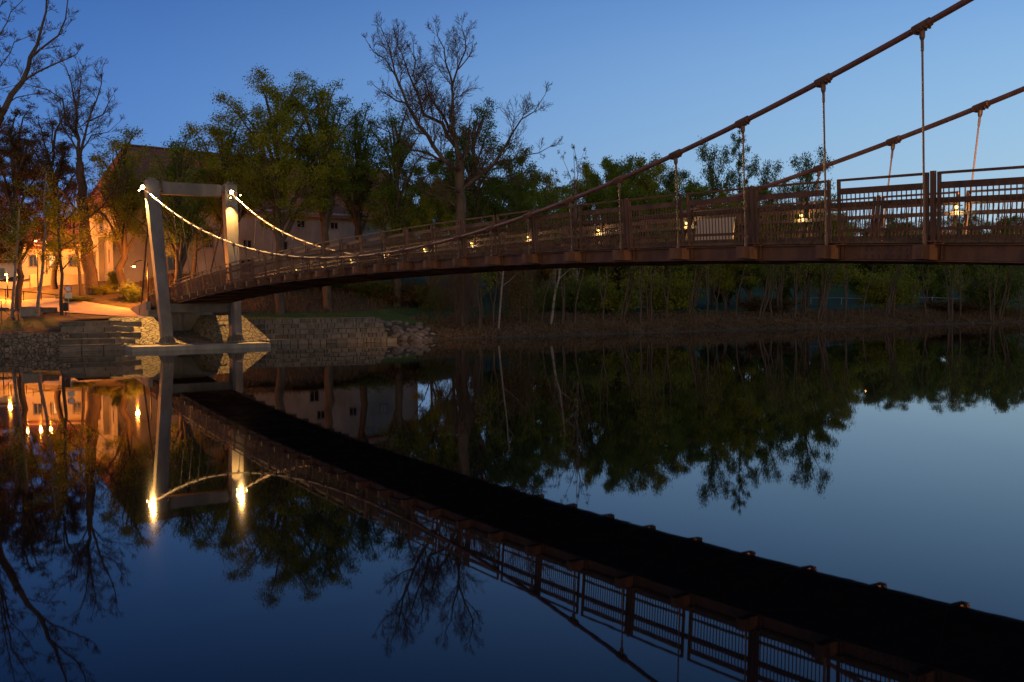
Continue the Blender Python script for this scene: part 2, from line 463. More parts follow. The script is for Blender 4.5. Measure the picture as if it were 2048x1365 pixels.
for i in range(I0, I1, 2):
    mb.bar(BP(i, -GO+0.1, -0.335), BP(i+1, GO-0.1, -0.335), Z, 0.06, 0.06); mb.bar(BP(i+1, GO-0.1, -0.337), BP(i+2, -GO+0.1, -0.337), Z, 0.06, 0.06)
mb.build('underside_bracing', M['corten'], bridge)
mb = MB()
i = float(I0)
while i < DEND-0.07:
    j = i+0.0655
    P = [BP(i, -GO-0.12, 0.012), BP(j, -GO-0.12, 0.012), BP(j, GO+0.12, 0.012), BP(i, GO+0.12, 0.012)]
    mb.hexa(P+[q+Z*0.05 for q in P]); i += 0.07
mb.build('deck_planks', M['wood'], bridge)
for s in (-1, 1):
    mb = MB(); span(mb, I0, DEND, s*(GO+0.05), 0.115, 0.06, 0.09)
    mb.build('edge_kerb', M['wood'], bridge)

# railings
RO = HW-0.25; LEAN = 0.09
def railing(i, s):
    g0, g1 = i+0.055, i+0.945
    ln = LEAN
    off = s*RO
    mb = MB()
    span(mb, g0, g1, off, 1.255, 0.05, 0.045, s*ln)
    span(mb, g0+0.01, g1-0.01, off, 1.035, 0.035, 0.12, s*ln)
    span(mb, g0-0.02, g1+0.02, off, 0.27, 0.035, 0.06, s*ln)
    for q in (g0, g1):
        mb.bar(BP(q, off, 0.02, s*ln), BP(q, off, 1.278, s*ln), D, 0.05, 0.06)
        mb.box(BP(q, off, 0.035, s*ln), D, N, upv(q), 0.07, 0.07, 0.012)
    fr = mb.build('railing_panel', M['corten'], bridge)
    mb = MB(); n = 18
    for k in range(n):
        q = g0+(g1-g0)*(k+1)/(n+1)
        mb.bar(BP(q, off+s*0.025, 0.10, s*ln), BP(q, off+s*0.025, 0.985, s*ln), D, 0.016, 0.016)
    mb.build('balusters', M['corten'], fr)
    mb = MB()
    span(mb, i+0.01, i+0.99, s*(RO-0.10), 0.78, 0.11, 0.09, s*ln)
    for q in (g0, g1):
        mb.bar(BP(q, s*(RO-0.1), 0.74, s*ln), BP(q, s*(RO-0.01), 0.74, s*ln), Z, 0.03, 0.03)
    mb.build('handrail', M['wood'], fr)
def post(i, s):
    mb = MB()
    mb.bar(BP(i, s*RO, 0.0, s*LEAN), BP(i, s*RO, 1.30, s*LEAN), D, 0.09, 0.06)
    mb.box(BP(i, s*RO, 0.035, s*LEAN), D, N, upv(i), 0.09, 0.1, 0.012)
    for q in (-0.05, 0.05): mb.bar(BP(i+q, s*(RO+0.02), 0.05), BP(i+q*0.6, s*(RO+0.09), -0.02), D, 0.02, 0.02)
    mb.build('railing_post', M['corten'], bridge)
for i in range(I0, 32):
    for s in (-1, 1):
        railing(i, s)
        if i % 2 == 0: post(i, s)
for s in (-1, 1): post(32, s)
def light(name, kind, loc, energy, color, parent=None, size=0.1, aim=None, angle=None, blend=0.5):
    ld = bpy.data.lights.new(name, kind); ld.energy = energy; ld.color = color
    if kind in ('POINT', 'SPOT'): ld.shadow_soft_size = size
    if kind == 'SPOT': ld.spot_size = math.radians(angle); ld.spot_blend = blend
    o = bpy.data.objects.new(name, ld); link(o, parent)
    loc = Vector(loc); o.location = loc-(wloc(parent) if parent is not None else Vector((0, 0, 0)))
    if aim is not None: o.rotation_euler = (Vector(aim)-loc).to_track_quat('-Z', 'Y').to_euler()
    return o
# small lamps under the far handrail, every second panel
for i in range(-5, 30, 2):
    mb = MB()
    c = BP(i, RO-0.19, 0.91, LEAN)
    mb.box(c+Z*0.045, D, N, Z, 0.05, 0.045, 0.02, 0)
    mb.box(BP(i, RO-0.09, 0.955, LEAN), D, N, Z, 0.02, 0.09, 0.012, 0)
    mb.ball(c, 0.04, 8, 1)
    o = mb.build('railing_lamp', [M['black'], M['railglow']], bridge, True)
    light('railing_light', 'POINT', c-N*0.03-Z*0.08, LIGHT['rail'], (1.0, 0.82, 0.38), o, 0.04)

mb = MB()
A_ = BP(4.05, RO-0.30, 0.12, LEAN); B_ = BP(4.75, RO-0.30, 0.12, LEAN); h_ = upv(4.5)*0.86+N*0.1
mb.hexa([A_, B_, B_+N*0.03, A_+N*0.03, A_+h_, B_+h_, B_+h_+N*0.03, A_+h_+N*0.03])
mb.build('pale_panel', mat('cream_board', (0.34, 0.28, 0.20), 0.7), bridge)
# main cables with clamps, hanger rods
def cable_pt(i, side):
    return CT(i, side)
for s in (-1, 1):
    pts = [CT(I0-1.0+q*0.25, s) for q in range(int((LEGI-1.6-(I0-1.0))/0.25)+1)]
    top = at(290, 380, 72.2) if s < 0 else at(461, 387, 75.6)
    pts += [pts[-1].lerp(top, t) for t in (0.5, 1.0)]
    mb = MB(); mb.tube(pts, 0.058, 10)
    cab = mb.build('main_cable', M['cable'], bridge, True)
    for i in range(I0, I1):
        c = CT(i, s); t = (CT(i+0.05, s)-CT(i-0.05, s)).normalized(); b_ = BP(i, s*HW, -0.03)
        dn = (b_-c).normalized(); L = (b_-c).length
        if L < 0.15: continue
        mb = MB(); mb.tube([c-t*0.19, c-t*0.17, c+t*0.17, c+t*0.19], [0.066, 0.082, 0.082, 0.066], 10)
        for q in (-0.12, -0.04, 0.04, 0.12): mb.box(c+t*q-Z*0.07, t, N, Z, 0.016, 0.075, 0.02)
        mb.build('cable_clamp', M['corten'], cab)
        mb = MB()
        if L > 0.5:
            mb.tube([c+dn*0.06, c+dn*0.19, c+dn*0.24], [0.052, 0.05, 0.03], 8)
            mb.tube([c+dn*0.22, c+dn*0.42, c+dn*0.43, b_-dn*0.0], [0.027, 0.027, 0.019, 0.019], 6)
            mb.tube([b_-dn*0.2, b_], 0.03, 6)
        else:
            mb.tube([c, b_], 0.025, 6)
        mb.build('hanger_rod', M['rod'], bridge)

# pylon with two outward leaning legs
def pylon(foot_c, top_c, fs, tsp, face, lit, beam_lo=True):
    """foot_c / top_c centre points; fs, tsp half spacings; face = unit vector towards midspan"""
    for s in (-1, 1):
        A = foot_c+N*(s*fs); B = top_c+N*(s*tsp)
        mb = MB()
        def ring(p, w_, d_):
            return [p-N*w_/2+face*d_/2, p+N*w_/2+face*d_/2, p+N*w_/2-face*d_/2, p-N*w_/2-face*d_/2]
        mb.hexa(ring(A, 0.72, 0.85)+ring(B, 0.95, 1.0))
        leg = mb.build('pylon_leg', M['pylon'], bridge)
        mb = MB(); mb.box(A+Z*0.0, N, D, Z, 0.62, 0.7, 0.045)
        for q in (-0.24, -0.08, 0.08, 0.24):
            for sg, dd in ((1, face),):
                c = A+N*q+dd*0.43
                mb.hexa([c-N*0.02, c+N*0.02, c+N*0.02+dd*0.2, c-N*0.02+dd*0.2,
                         c-N*0.02+Z*0.5-dd*0.1+(B-A)*0.015, c+N*0.02+Z*0.5-dd*0.1+(B-A)*0.015, c+N*0.02+Z*0.5+dd*0.005, c-N*0.02+Z*0.5+dd*0.005])
        for q in (-0.3, 0, 0.3):
            for sg in (-1, 1):
                c = A+N*(sg*0.37)+D*q
                mb.hexa([c-D*0.02, c+D*0.02, c+D*0.02+N*(sg*0.2), c-D*0.02+N*(sg*0.2),
                         c-D*0.02+Z*0.45, c+D*0.02+Z*0.45, c+D*0.02+Z*0.45+N*(sg*0.02), c-D*0.02+Z*0.45+N*(sg*0.02)])
        mb.build('base_plate', M['pylon'], leg)
        # cable saddle on top
        mb = MB(); mb.box(B+Z*0.09, N, D, Z, 0.3, 0.36, 0.09); mb.box(B+Z*0.2-N*s*0.1, N, D, Z, 0.06, 0.2, 0.05)
        mb.build('cable_saddle', M['pylon'], leg)
    z1 = 0.93
    def legp(s, t, ins): return (foot_c+N*(s*fs)).lerp(top_c+N*(s*tsp), t)-N*(s*ins)
    mb = MB(); mb.bar(legp(-1, 0.955, 0.72), legp(1, 0.955, 0.72), D, 0.7, 0.92)
    for s in (-1, 1): mb.bar(legp(s, 0.965, 0.40), legp(s, 0.965, 0.75), D, 0.5, 0.5)
    mb.build('pylon_crossbeam', M['pylon'], bridge)
    if beam_lo:
        mb = MB(); mb.bar(legp(-1, 0.205, 0.35), legp(1, 0.205, 0.35), D, 0.5, 0.62)
        mb.build('pylon_crossbeam', M['pylon'], bridge)
FACE = -D
footc = Vector((-22.35, 69.0, 0.42)); 
topn = at(302, 371, 72.9); topf = at(458, 377, 76.0)
topc = (topn+topf)/2
FS = 2.42; TSP = (topf-topn).dot(N)/2
topc.z = 12.55
pylon(footc, topc, FS, TSP, FACE, True)
# back stays from the leg tops to the abutment
for s in (-1, 1):
    B = topc+N*(s*TSP)+D*0.4-Z*1.0
    A = BP(33.2, s*(HW+0.1), -0.9)
    mb = MB(); mb.tube([B, A], 0.07, 8); mb.tube([B, B.lerp(A, 0.07)], 0.13, 8)
    d_ = (B-A).normalized(); mb.tube([A-d_*0.4, A+d_*1.6], [0.2, 0.13], 8)
    mb.build('back_stay', M['corten'], bridge)
# the matching pylon on the viewer's bank, outside the picture
fc2 = P0+D*(-7.2*S)+Vector((0, 0, 0.42)); tc2 = P0+D*(-9.2*S); tc2.z = 12.5
# floodlights on the far pylon
def flood(parent, c, r=0.11):
    mb = MB()
    mb.tube([c+D*0.16-Z*0.02, c+D*0.02], [0.10, 0.15], 10, 0)
    mb.ball(c-D*0.04, r, 10, 1)
    return mb.build('floodlight', [M['black'], M['lampglow']], parent, True)
legs = [o for o in bpy.data.objects if o.name.startswith('pylon_leg')]
ln_ = at(285, 375, 71.7); lf_ = at(463, 385, 75.0)
fl = flood(legs[0], ln_, 0.15)
light('flood_light', 'SPOT', ln_-D*0.9, LIGHT['flood'], WARM, fl, 0.12, ln_-D*10-Z*3.5, 105, 0.6)
fl2 = flood(legs[1], lf_, 0.15)
light('flood_light', 'SPOT', lf_-D*0.9, LIGHT['flood'], WARM, fl2, 0.12, lf_-D*10-Z*3.5, 105, 0.6)
c = topc-N*(TSP+0.86)-Z*0.75; fl = flood(legs[0], c, 0.06)
light('down_light', 'SPOT', c-Z*0.12, LIGHT['down']*3.0, AMBER, fl, 0.06, footc-N*(FS+0.9), 62, 0.6)
c = at(461, 396, 74.7); fl = flood(legs[1], c, 0.05)
light('down_light', 'SPOT', c+FACE*0.15, LIGHT['down']*0.9, AMBER, fl, 0.06, footc+N*(FS+0.1)+FACE*0.6, 64, 1.0)
for o_ in (TSP+0.86,):
    c = topc+N*o_-Z*0.75; fl = flood(legs[1], c, 0.05)
    light('down_light', 'SPOT', c-Z*0.12, LIGHT['down']*1.2, AMBER, fl, 0.06, footc+N*(FS-0.2)+D*1.5, 46, 0.5)

# second pylon on the near bank (beyond the right edge), its floodlights shine along the deck
pylon(fc2-D*0, tc2, FS, TSP, D, False)
legs = [o for o in bpy.data.objects if o.name.startswith('pylon_leg')][2:]
for s, lg in ((-1, legs[0]), (1, legs[1])):
    c = tc2+N*(s*(TSP+0.1))+D*0.7-Z*0.5
    fl = flood(lg, c, 0.1)
    light('flood_light', 'SPOT', c+D*0.3, LIGHT['near']*(0.35 if s < 0 else 11), SODIUM2, fl, 0.12, BP(4, s*HW, -0.3) if s < 0 else BP(1.0, HW+4.6, -1.6), 150 if s < 0 else 33, 0.45)

# ------------------------------------------------------------------ river bank masonry
def svp(s, dv, z): 
    p = svxy(s, dv); p.z = z; return p
# concrete footing slab of the pylon
mb = MB(); c = footc+FACE*0.35
a0 = at(283, 699, 67.0)
mb.box(Vector((c.x, c.y, 0.1))-N*0.35, N, D, Z, 4.75, 1.6, 0.22)
mb.box(Vector((c.x, c.y, -0.3))-N*0.35, N, D, Z, 4.7, 1.5, 0.18)
props(mb.build('concrete_footing', M['concrete']), 'long pale concrete slab at the waterline that carries both feet of the steel pylon', 'concrete slab')

# abutment
ab = thing('bridge_abutment', 'grey concrete abutment with a sloping wing wall under the landward end of the footbridge', 'abutment', (BP(32, 0).x, BP(32, 0).y, 2.2))
def prismN(mb, a, b, w0, w1, z0, z1a, z1b):
    """wall block between bridge stations a..b and offsets w0..w1, top z from z1a to z1b"""
    def q(i, o, z): 
        p = P0+D*(i*S)+N*o; p.z = z; return p
    mb.hexa([q(a, w0, z0), q(a, w1, z0), q(b, w1, z0), q(b, w0, z0), q(a, w0, z1a), q(a, w1, z1a), q(b, w1, z1b), q(b, w0, z1b)])
mb = MB(); prismN(mb, 31.25, 31.6, -2.5, 2.5, 0.6, 2.75, 2.75)
for o in (-0.1,): prismN(mb, 31.19, 31.25, o-0.14, o+0.14, 1.0, 2.6, 2.6)
prismN(mb, 31.17, 31.25, -2.5, 2.5, 2.6, 2.755, 2.755)
mb.build('front_wall', M['concrete'], ab)
for s in (-1, 1):
    mb = MB(); w = sorted((s*2.5, s*2.15)); prismN(mb, 31.6, 34.6, w[0], w[1], 0.6, 3.45, 2.95)
    prismN(mb, 34.6, 36.2, w[0], w[1], 0.6, 2.95, 2.3)
    mb.build('wing_wall', M['concrete'], ab)
mb = MB(); prismN(mb, 31.6, 34.6, -2.15, 2.15, 0.6, 2.74, 2.5); mb.build('fill_slab', M['concrete'], ab)

# cobbled slopes either side of the legs
def sheet(name, fn, nu, nv, m, lift=0.0, smooth=True):
    v = []; f = []
    for a in range(nu+1):
        for b_ in range(nv+1):
            v.append(tuple(fn(a/nu, b_/nv)))
    for a in range(nu):
        for b_ in range(nv):
            k = a*(nv+1)+b_; f.append((k, k+nv+1, k+nv+2, k+1))
    me = bpy.data.meshes.new(name); me.from_pydata(v, [], f); me.materials.append(m)
    me.polygons.foreach_set('use_smooth', [smooth]*len(f))
    return link(bpy.data.objects.new(name, me))
def foot_sv(o): 
    p = footc+N*o; return sv(p.x, p.y)
def cob(sg, bo, to):
    """slope rising inland from the slab; its inner edge folds down into the hollow under the deck"""
    def fn(u, v):
        dist = 1.3+v*7.75
        t = min(1, (dist-1.3)/4.1); outer = bo+(to-bo)*t if dist < 5.5 else 3.9
        o = 1.3+(outer-1.3)*u**0.8
        p = footc+N*(sg*o)+D*dist
        p.z = min(0.36+1.92*t, 0.34+0.10*(dist-1.3)+1.5*(o-1.3))+0.03*noise.noise(p*1.5)
        return p
    return fn
props(sheet('cobbled_slope', cob(-1, 5.0, 5.5), 44, 40, M['cobble']), 'lamplit cobbled bank between the short left steps and the left pylon foot', 'cobbled slope', 'cobbled slopes round the pylon')
props(sheet('cobbled_slope', cob(1, 5.4, 4.5), 44, 40, M['cobble']), 'lamplit cobbled bank around the right pylon foot beside the long steps', 'cobbled slope', 'cobbled slopes round the pylon')
def cobm(u, v):
    p = footc+N*(-1.45+2.9*u)+D*(1.3+7.8*v); p.z = 0.31+0.78*v+0.02*noise.noise(p*1.5); return p
props(sheet('cobbled_slope', cobm, 20, 30, M['cobble']), 'dark shaded cobbled hollow between the pylon feet below the abutment wall', 'cobbled slope', 'cobbled slopes round the pylon')
# paved apron above the left slope
def apron(u, v):
    a = footc+N*(-7.6+4.0*u)+D*5.35; b_ = footc+N*(-7.4+3.9*u)+D*10.5
    p = a.lerp(b_, v); p.z = max(2.29, gz(p.x, p.y)+0.05) if v > 0.02 else 2.28; return p
props(sheet('paved_apron', apron, 24, 16, M['cobble']), kind='structure')

# steps of stone blocks
def steps(name, A, B, n, z0, rise, depth, label, seed, grow=0.0, mats=None, blk=(0.22, 0.85)):
    rnd = random.Random(seed); A = Vector((A[0], A[1], 0)); B = Vector((B[0], B[1], 0))
    d = (B-A).normalized(); nn = Vector((-d.y, d.x, 0)); L = (B-A).length
    mb = MB()
    for k in range(n):
        x = -rnd.random()*0.2; base = nn*(k*depth)
        Lk = L-grow*k
        while x < Lk:
            w = blk[0]+(blk[1]-blk[0])*rnd.random()**1.6; g = 0.03
            j = rnd.uniform(-0.05, 0.05); jz = rnd.uniform(-0.05, 0.02)
            for row in range(1):
                hh = rise
                zz = z0+k*rise+row*hh
                c = A+d*(x+w/2)+base+nn*(depth*0.55+j); mi_ = rnd.choice((0, 0, 2, 3))
                c.z = zz+hh/2+jz
                mb.box(c, d, nn, Z, w/2-g, depth*0.56, hh/2-g*0.6, mi_)
            x += w
        lit_edge = A+d*(Lk/2)+base+nn*(depth*0.05+0.10); lit_edge.z = z0+(k+1)*rise+0.012
        mb.box(lit_edge, d, nn, Z, Lk/2, 0.17, 0.028, 3)  # thin strip added along each tread edge to draw the lit tread line
        # mortar core
        c = A+d*(Lk/2)+base+nn*(depth*0.62+0.06); c.z = z0+k*rise+rise/2-0.03
        mb.box(c, d, nn, Z, Lk/2-0.02, depth*0.56, rise/2, 1)
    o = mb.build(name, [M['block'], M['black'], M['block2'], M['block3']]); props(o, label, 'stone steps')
    return o
pA = at(496, 690, 73.5); pB = at(784, 684, 77.5)
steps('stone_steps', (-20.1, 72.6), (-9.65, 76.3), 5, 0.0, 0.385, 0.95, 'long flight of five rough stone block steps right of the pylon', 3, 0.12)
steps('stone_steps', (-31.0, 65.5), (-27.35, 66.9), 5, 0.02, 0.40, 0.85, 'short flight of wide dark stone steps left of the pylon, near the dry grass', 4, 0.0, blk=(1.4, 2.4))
# rubble retaining wall, left
mb = MB(); rnd = random.Random(9)
def wallrun(mb, A, B, th, z0, z1, n=1, wob=0.0):
    A = Vector(A); B = Vector(B)
    for k in range(n):
        a = A.lerp(B, k/n); b_ = A.lerp(B, (k+1)/n); d = (b_-a).normalized(); nn = Vector((-d.y, d.x, 0))
        zz = z1+rnd.uniform(-wob, wob)
        P = [a-nn*th/2, b_-nn*th/2, b_+nn*th/2, a+nn*th/2]
        mb.hexa([Vector((q.x, q.y, z0)) for q in P]+[Vector((q.x, q.y, zz)) for q in P])
wallrun(mb, (-60, 54.5, 0), (-31.1, 67.2, 0), 0.7, -0.5, 1.35, 26, 0.08)
props(mb.build('quay_wall', M['wallstone']), 'low rubble stone quay wall running left from the short steps', 'stone wall')
mb = MB(); wallrun(mb, at(128, 655, 72.5), at(176, 655, 71.0), 0.8, 1.2, 1.95, 4, 0.03)
props(mb.build('coping_stones', M['block']), 'row of dark coping blocks leading left off the top of the short steps', 'stone kerb')
# striped beam
bb = thing('striped_barrier', 'low yellow and black striped beam lying along the top of the short steps', 'barrier beam', at(196, 655, 71.5))
A = at(146, 652, 71.2); B = at(246, 650, 73.0); n = 13
for nm, par, mm in (('yellow_stripes', 0, mat('yellow_paint', (0.55, 0.38, 0.03), 0.5)), ('black_stripes', 1, M['black'])):
    mb = MB()
    for k in range(n):
        if k % 2 == par: mb.bar(A.lerp(B, k/n), A.lerp(B, (k+0.995)/n), Z, 0.16, 0.14)
    mb.build(nm, mm, bb)

# path and low walls by the bridge head
def drape(name, pts, w, m, lift, n=30):
    P = [Vector(p) for p in pts]
    L = [0]
    for k in range(len(P)-1): L.append(L[-1]+(P[k+1]-P[k]).length)
    def c(u):
        x = u*L[-1]
        return Vector((np.interp(x, L, [p.x for p in P]), np.interp(x, L, [p.y for p in P]), 0))
    def fn(u, v):
        a = c(max(0, u-0.02)); b_ = c(min(1, u+0.02)); d = (b_-a).normalized(); nn = Vector((-d.y, d.x, 0))
        ww = np.interp(u, [k/(len(w)-1) for k in range(len(w))], w)
        p = c(u)+nn*(ww*(v-0.5)); p.z = gz(p.x, p.y)+lift; return p
    return props(sheet(name, fn, n, 8, m), kind='structure')
M['path'] = nmat('gravel_path', (0.30, 0.25, 0.20), (0.40, 0.34, 0.28), 1.5, 0.95, 0.2, 20)
drape('gravel_path', [(-27.0, 77.5), (-30, 79.5), (-35, 81), (-41, 83), (-50, 84), (-70, 80)], [5.0, 4.5, 3.2, 3.0, 3.0, 3], M['path'], 0.06)
mb = MB(); a = gpt(-90, 80); b_ = gpt(118, 82.5)
wallrun(mb, a, b_, 0.5, 1.2, 3.0, 14, 0.06)
props(mb.build('garden_wall', M['wallstone']), 'low rough stone garden wall along the far left of the lamplit path', 'stone wall')
mb = MB(); wallrun(mb, gpt(-40, 93), gpt(62, 93), 0.5, 3.0, 5.6, 10, 0.05); wallrun(mb, gpt(62, 93), gpt(185, 95.5), 0.5, 3.0, 6.3, 8, 0.05)
props(mb.build('terrace_wall', M['plaster']), 'pale plastered terrace wall lit orange at the top of the left slope', 'terrace wall')
mb = MB(); c = gpt(60, 78.5)
mb.box(c+Z*0.3, N, D, Z, 0.75, 0.45, 0.38); mb.box(c+Z*0.69, N, D, Z, 0.80, 0.5, 0.03)
props(mb.build('concrete_block', M['concrete']), 'squat pale concrete block on the gravel by the leaning birch', 'concrete block')
mb = MB(); c = gpt(92, 79.5); mb.box(c+Z*0.25, N, D, Z, 0.8, 0.25, 0.22)
props(mb.build('stone_trough', M['rock']), 'long dark stone trough lying just right of the pale concrete block', 'stone trough')
# round sign
c = gpt(137, 77.6); sg = thing('road_sign', 'round white traffic sign on a post with a small plate below, beside the path', 'road sign', c)
h = at(135, 578, 77.6).z
mb = MB(); mb.tube([c, Vector((c.x, c.y, h+0.3))], 0.035, 8); mb.build('post', M['greymet'], sg)
mb = MB(); k = Vector((c.x, c.y, h)); v_ = Vector((0.35, -0.94, 0)).normalized()
mb.tube([k+v_*0.04, k+v_*0.06], 0.28, 24); disc = mb.build('sign_disc', mat('sign_white', (0.55, 0.5, 0.48), 0.4), sg)
mb = MB(); vs = Z.cross(v_)
for j in range(32):
    a0, a1 = 2*math.pi*j/32, 2*math.pi*(j+1)/32
    q = lambda a, r: k+v_*0.066+vs*(math.cos(a)*r)+Z*(math.sin(a)*r)
    mb.quad(q(a0, 0.21), q(a1, 0.21), q(a1, 0.275), q(a0, 0.275))
mb.build('sign_border', mat('sign_red', (0.45, 0.03, 0.02), 0.4), disc)
mb = MB(); mb.box(k-Z*0.55+v_*0.05, vs, v_, Z, 0.27, 0.012, 0.22); mb.build('sign_plate', mat('sign_cream', (0.5, 0.44, 0.32), 0.5), sg)
# litter bin
mb = MB(); c = gpt(131, 77.9); mb.tube([c+Z*0.35, c+Z*0.4, c+Z*1.0], [0.16, 0.2, 0.22], 12); mb.tube([c, c+Z*0.4], 0.03, 6); mb.tube([c+Z*1.0, c+Z*1.03], 0.24, 12)
props(mb.build('litter_bin', M['black']), 'small dark litter bin on a stalk behind the round traffic sign', 'litter bin')
# thin fence posts on the far left bank
for px, lab in ((2, 'thin dark fence stake at the extreme left edge of the bank'), (35, 'thin dark fence stake on the grass in front of the concrete block')):
    c = gpt(px, 73.5); mb = MB(); mb.tube([c-Z*0.1, c+Z*1.75], 0.035, 6); mb.tube([c+Z*1.3, c+Z*0.2+TT*0.9*(-1 if px > 20 else 1)], 0.02, 5)
    props(mb.build('fence_stake', M['black']), lab, 'fence stake', 'fence stakes on the left bank')
# railing of the path up the slope
mb = MB(); a = gpt(0, 84); b_ = gpt(118, 84.5)
mb.tube([a+Z*1.25, b_+Z*0.35], 0.04, 6)
for t in (0.1, 0.4, 0.7, 0.95):
    q = a.lerp(b_, t); mb.tube([q, q+Z*(1.25-0.9*t)], 0.035, 6)
props(mb.build('slope_handrail', M['black']), 'thin sloping handrail above the low garden wall on the far left', 'handrail')

# ------------------------------------------------------------------ buildings
def roofmat():
    m = mat('old_roof_tiles', (0.10, 0.04, 0.03), 0.9); nt = m.node_tree; b = nt.nodes['Principled BSDF']
    g = nt.nodes.new('ShaderNodeNewGeometry'); mpp = nt.nodes.new('ShaderNodeMapping')
    mpp.inputs['Rotation'].default_value = (0.35, 0.0, -0.72); mpp.inputs['Scale'].default_value = (0.12, 0.12, 0.05)
    nt.links.new(g.outputs['Position'], mpp.inputs['Vector'])
    nz = nt.nodes.new('ShaderNodeTexNoise'); nz.inputs['Scale'].default_value = 1.6; nz.inputs['Detail'].default_value = 4
    nt.links.new(mpp.outputs[0], nz.inputs['Vector'])
    r = nt.nodes.new('ShaderNodeValToRGB'); r.color_ramp.elements[0].position = 0.50; r.color_ramp.elements[0].color = (0.15, 0.07, 0.05, 1)
    r.color_ramp.elements[1].position = 0.56; r.color_ramp.elements[1].color = (0.34, 0.12, 0.08, 1)
    nt.links.new(nz.outputs['Fac'], r.inputs[0])
    n2 = nt.nodes.new('ShaderNodeTexNoise'); n2.inputs['Scale'].default_value = 3; nt.links.new(g.outputs['Position'], n2.inputs['Vector'])
    mm = nt.nodes.new('ShaderNodeMix'); mm.data_type = 'RGBA'; mm.blend_type = 'MULTIPLY'; mm.inputs['Factor'].default_value = 0.6
    nt.links.new(r.outputs[0], mm.inputs['A']); nt.links.new(n2.outputs['Color'], mm.inputs['B'])
    nt.links.new(r.outputs[0], b.inputs['Base Color'])
    sp = nt.nodes.new('ShaderNodeSeparateXYZ'); nt.links.new(g.outputs['Position'], sp.inputs[0])
    wv = nt.nodes.new('ShaderNodeMath'); wv.operation = 'MULTIPLY'; wv.inputs[1].default_value = 22; nt.links.new(sp.outputs['Z'], wv.inputs[0])
    sn = nt.nodes.new('ShaderNodeMath'); sn.operation = 'SINE'; nt.links.new(wv.outputs[0], sn.inputs[0])
    bp = nt.nodes.new('ShaderNodeBump'); bp.inputs['Strength'].default_value = 0.8; bp.inputs['Distance'].default_value = 0.06
    nt.links.new(sn.outputs[0], bp.inputs['Height']); nt.links.new(bp.outputs[0], b.inputs['Normal'])
    return m
M['roof'] = roofmat()
def house(name, A, ul, ue, L, W, zb, ze, zr, label, wallm, roofm, wins_long=(), wins_end=(), over=0.5, hip=0.0, cat='building', lit=(), litmat=None):
    A = Vector((A[0], A[1], 0)); ul = Vector((ul[0], ul[1], 0)).normalized(); ue = Vector((ue[0], ue[1], 0)).normalized()
    th = thing(name, label, cat, (A.x, A.y, zb))
    def q(l, e, z): p = A+ul*l+ue*e; return Vector((p.x, p.y, z))
    mb = MB()
    mb.quad(q(0, 0, zb), q(L, 0, zb), q(L, 0, ze), q(0, 0, ze)); mb.quad(q(L, 0, zb), q(L, W, zb), q(L, W, ze), q(L, 0, ze))
    mb.quad(q(L, W, zb), q(0, W, zb), q(0, W, ze), q(L, W, ze)); mb.quad(q(0, W, zb), q(0, 0, zb), q(0, 0, ze), q(0, W, ze))
    k = len(mb.v); mb.v += [tuple(q(L, 0, ze)), tuple(q(L, W, ze)), tuple(q(L, W/2, zr-0.2)), tuple(q(0, 0, ze)), tuple(q(0, W, ze)), tuple(q(0, W/2, zr-0.2))]
    mb.f.append((k, k+1, k+2)); mb.m.append(0)
    if not hip: mb.f.append((k+4, k+3, k+5)); mb.m.append(0)
    # cornice
    mb.box(q(L/2, -0.1, ze-0.18), ul, ue, Z, L/2+0.05, 0.12, 0.14)
    mb.build('wall', wallm, th)
    mb = MB(); sl = (zr-ze)/(W/2); o = over
    r0, r1 = q(hip, W/2, zr), q(L+0.25, W/2, zr)
    def slab(P, t=0.18):
        mb.hexa([p-Z*t for p in P]+[p for p in P])
    slab([q(-o*(1 if hip else 0.5), -o, ze-o*sl), q(L+0.25, -o, ze-o*sl), r1, r0])
    slab([q(L+0.25, W+o, ze-o*sl), q(-o*(1 if hip else 0.5), W+o, ze-o*sl), r0, r1])
    if hip:
        k = len(mb.v); mb.v += [tuple(q(-o, -o, ze-o*sl)), tuple(r0), tuple(q(-o, W+o, ze-o*sl))]; mb.f.append((k, k+1, k+2)); mb.m.append(0)
    mb.tube([r0+Z*0.03, r1+Z*0.03], 0.14, 6)
    mb.build('roof', roofm, th)
    for idx, (l, z, w_, h_) in enumerate(wins_long):
        mb = MB(); c = q(l, 0.0, z)-ue*0.02
        for (dx, dz, hx, hz) in ((0, h_/2, w_/2+0.06, 0.06), (0, -h_/2, w_/2+0.1, 0.07), (-w_/2, 0, 0.06, h_/2-0.06), (w_/2, 0, 0.06, h_/2-0.06), (0, 0, 0.03, h_/2-0.06)):
            mb.box(c+ul*dx+Z*dz, ul, ue, Z, hx, 0.04, hz)
        wf = mb.build('window', M['concrete'], th)
        mb = MB(); mb.box(c+ue*0.005, ul, ue, Z, w_/2-0.05, 0.02, h_/2-0.05); mb.build('pane', litmat if idx in lit else M['glass'], wf)
    for idx, (e, z, w_, h_) in enumerate(wins_end):
        mb = MB(); c = q(0, e, z)-ul*0.02
        for (dx, dz, hx, hz) in ((0, h_/2, w_/2+0.06, 0.06), (0, -h_/2, w_/2+0.1, 0.07), (-w_/2, 0, 0.06, h_/2-0.06), (w_/2, 0, 0.06, h_/2-0.06)):
            mb.box(c+ue*dx+Z*dz, ue, ul, Z, hx, 0.04, hz)
        wf = mb.build('window', M['concrete'], th)
        mb = MB(); mb.box(c+ul*0.005, ue, ul, Z, w_/2-0.05, 0.02, h_/2-0.05); mb.build('pane', M['glass'], wf)
    return th
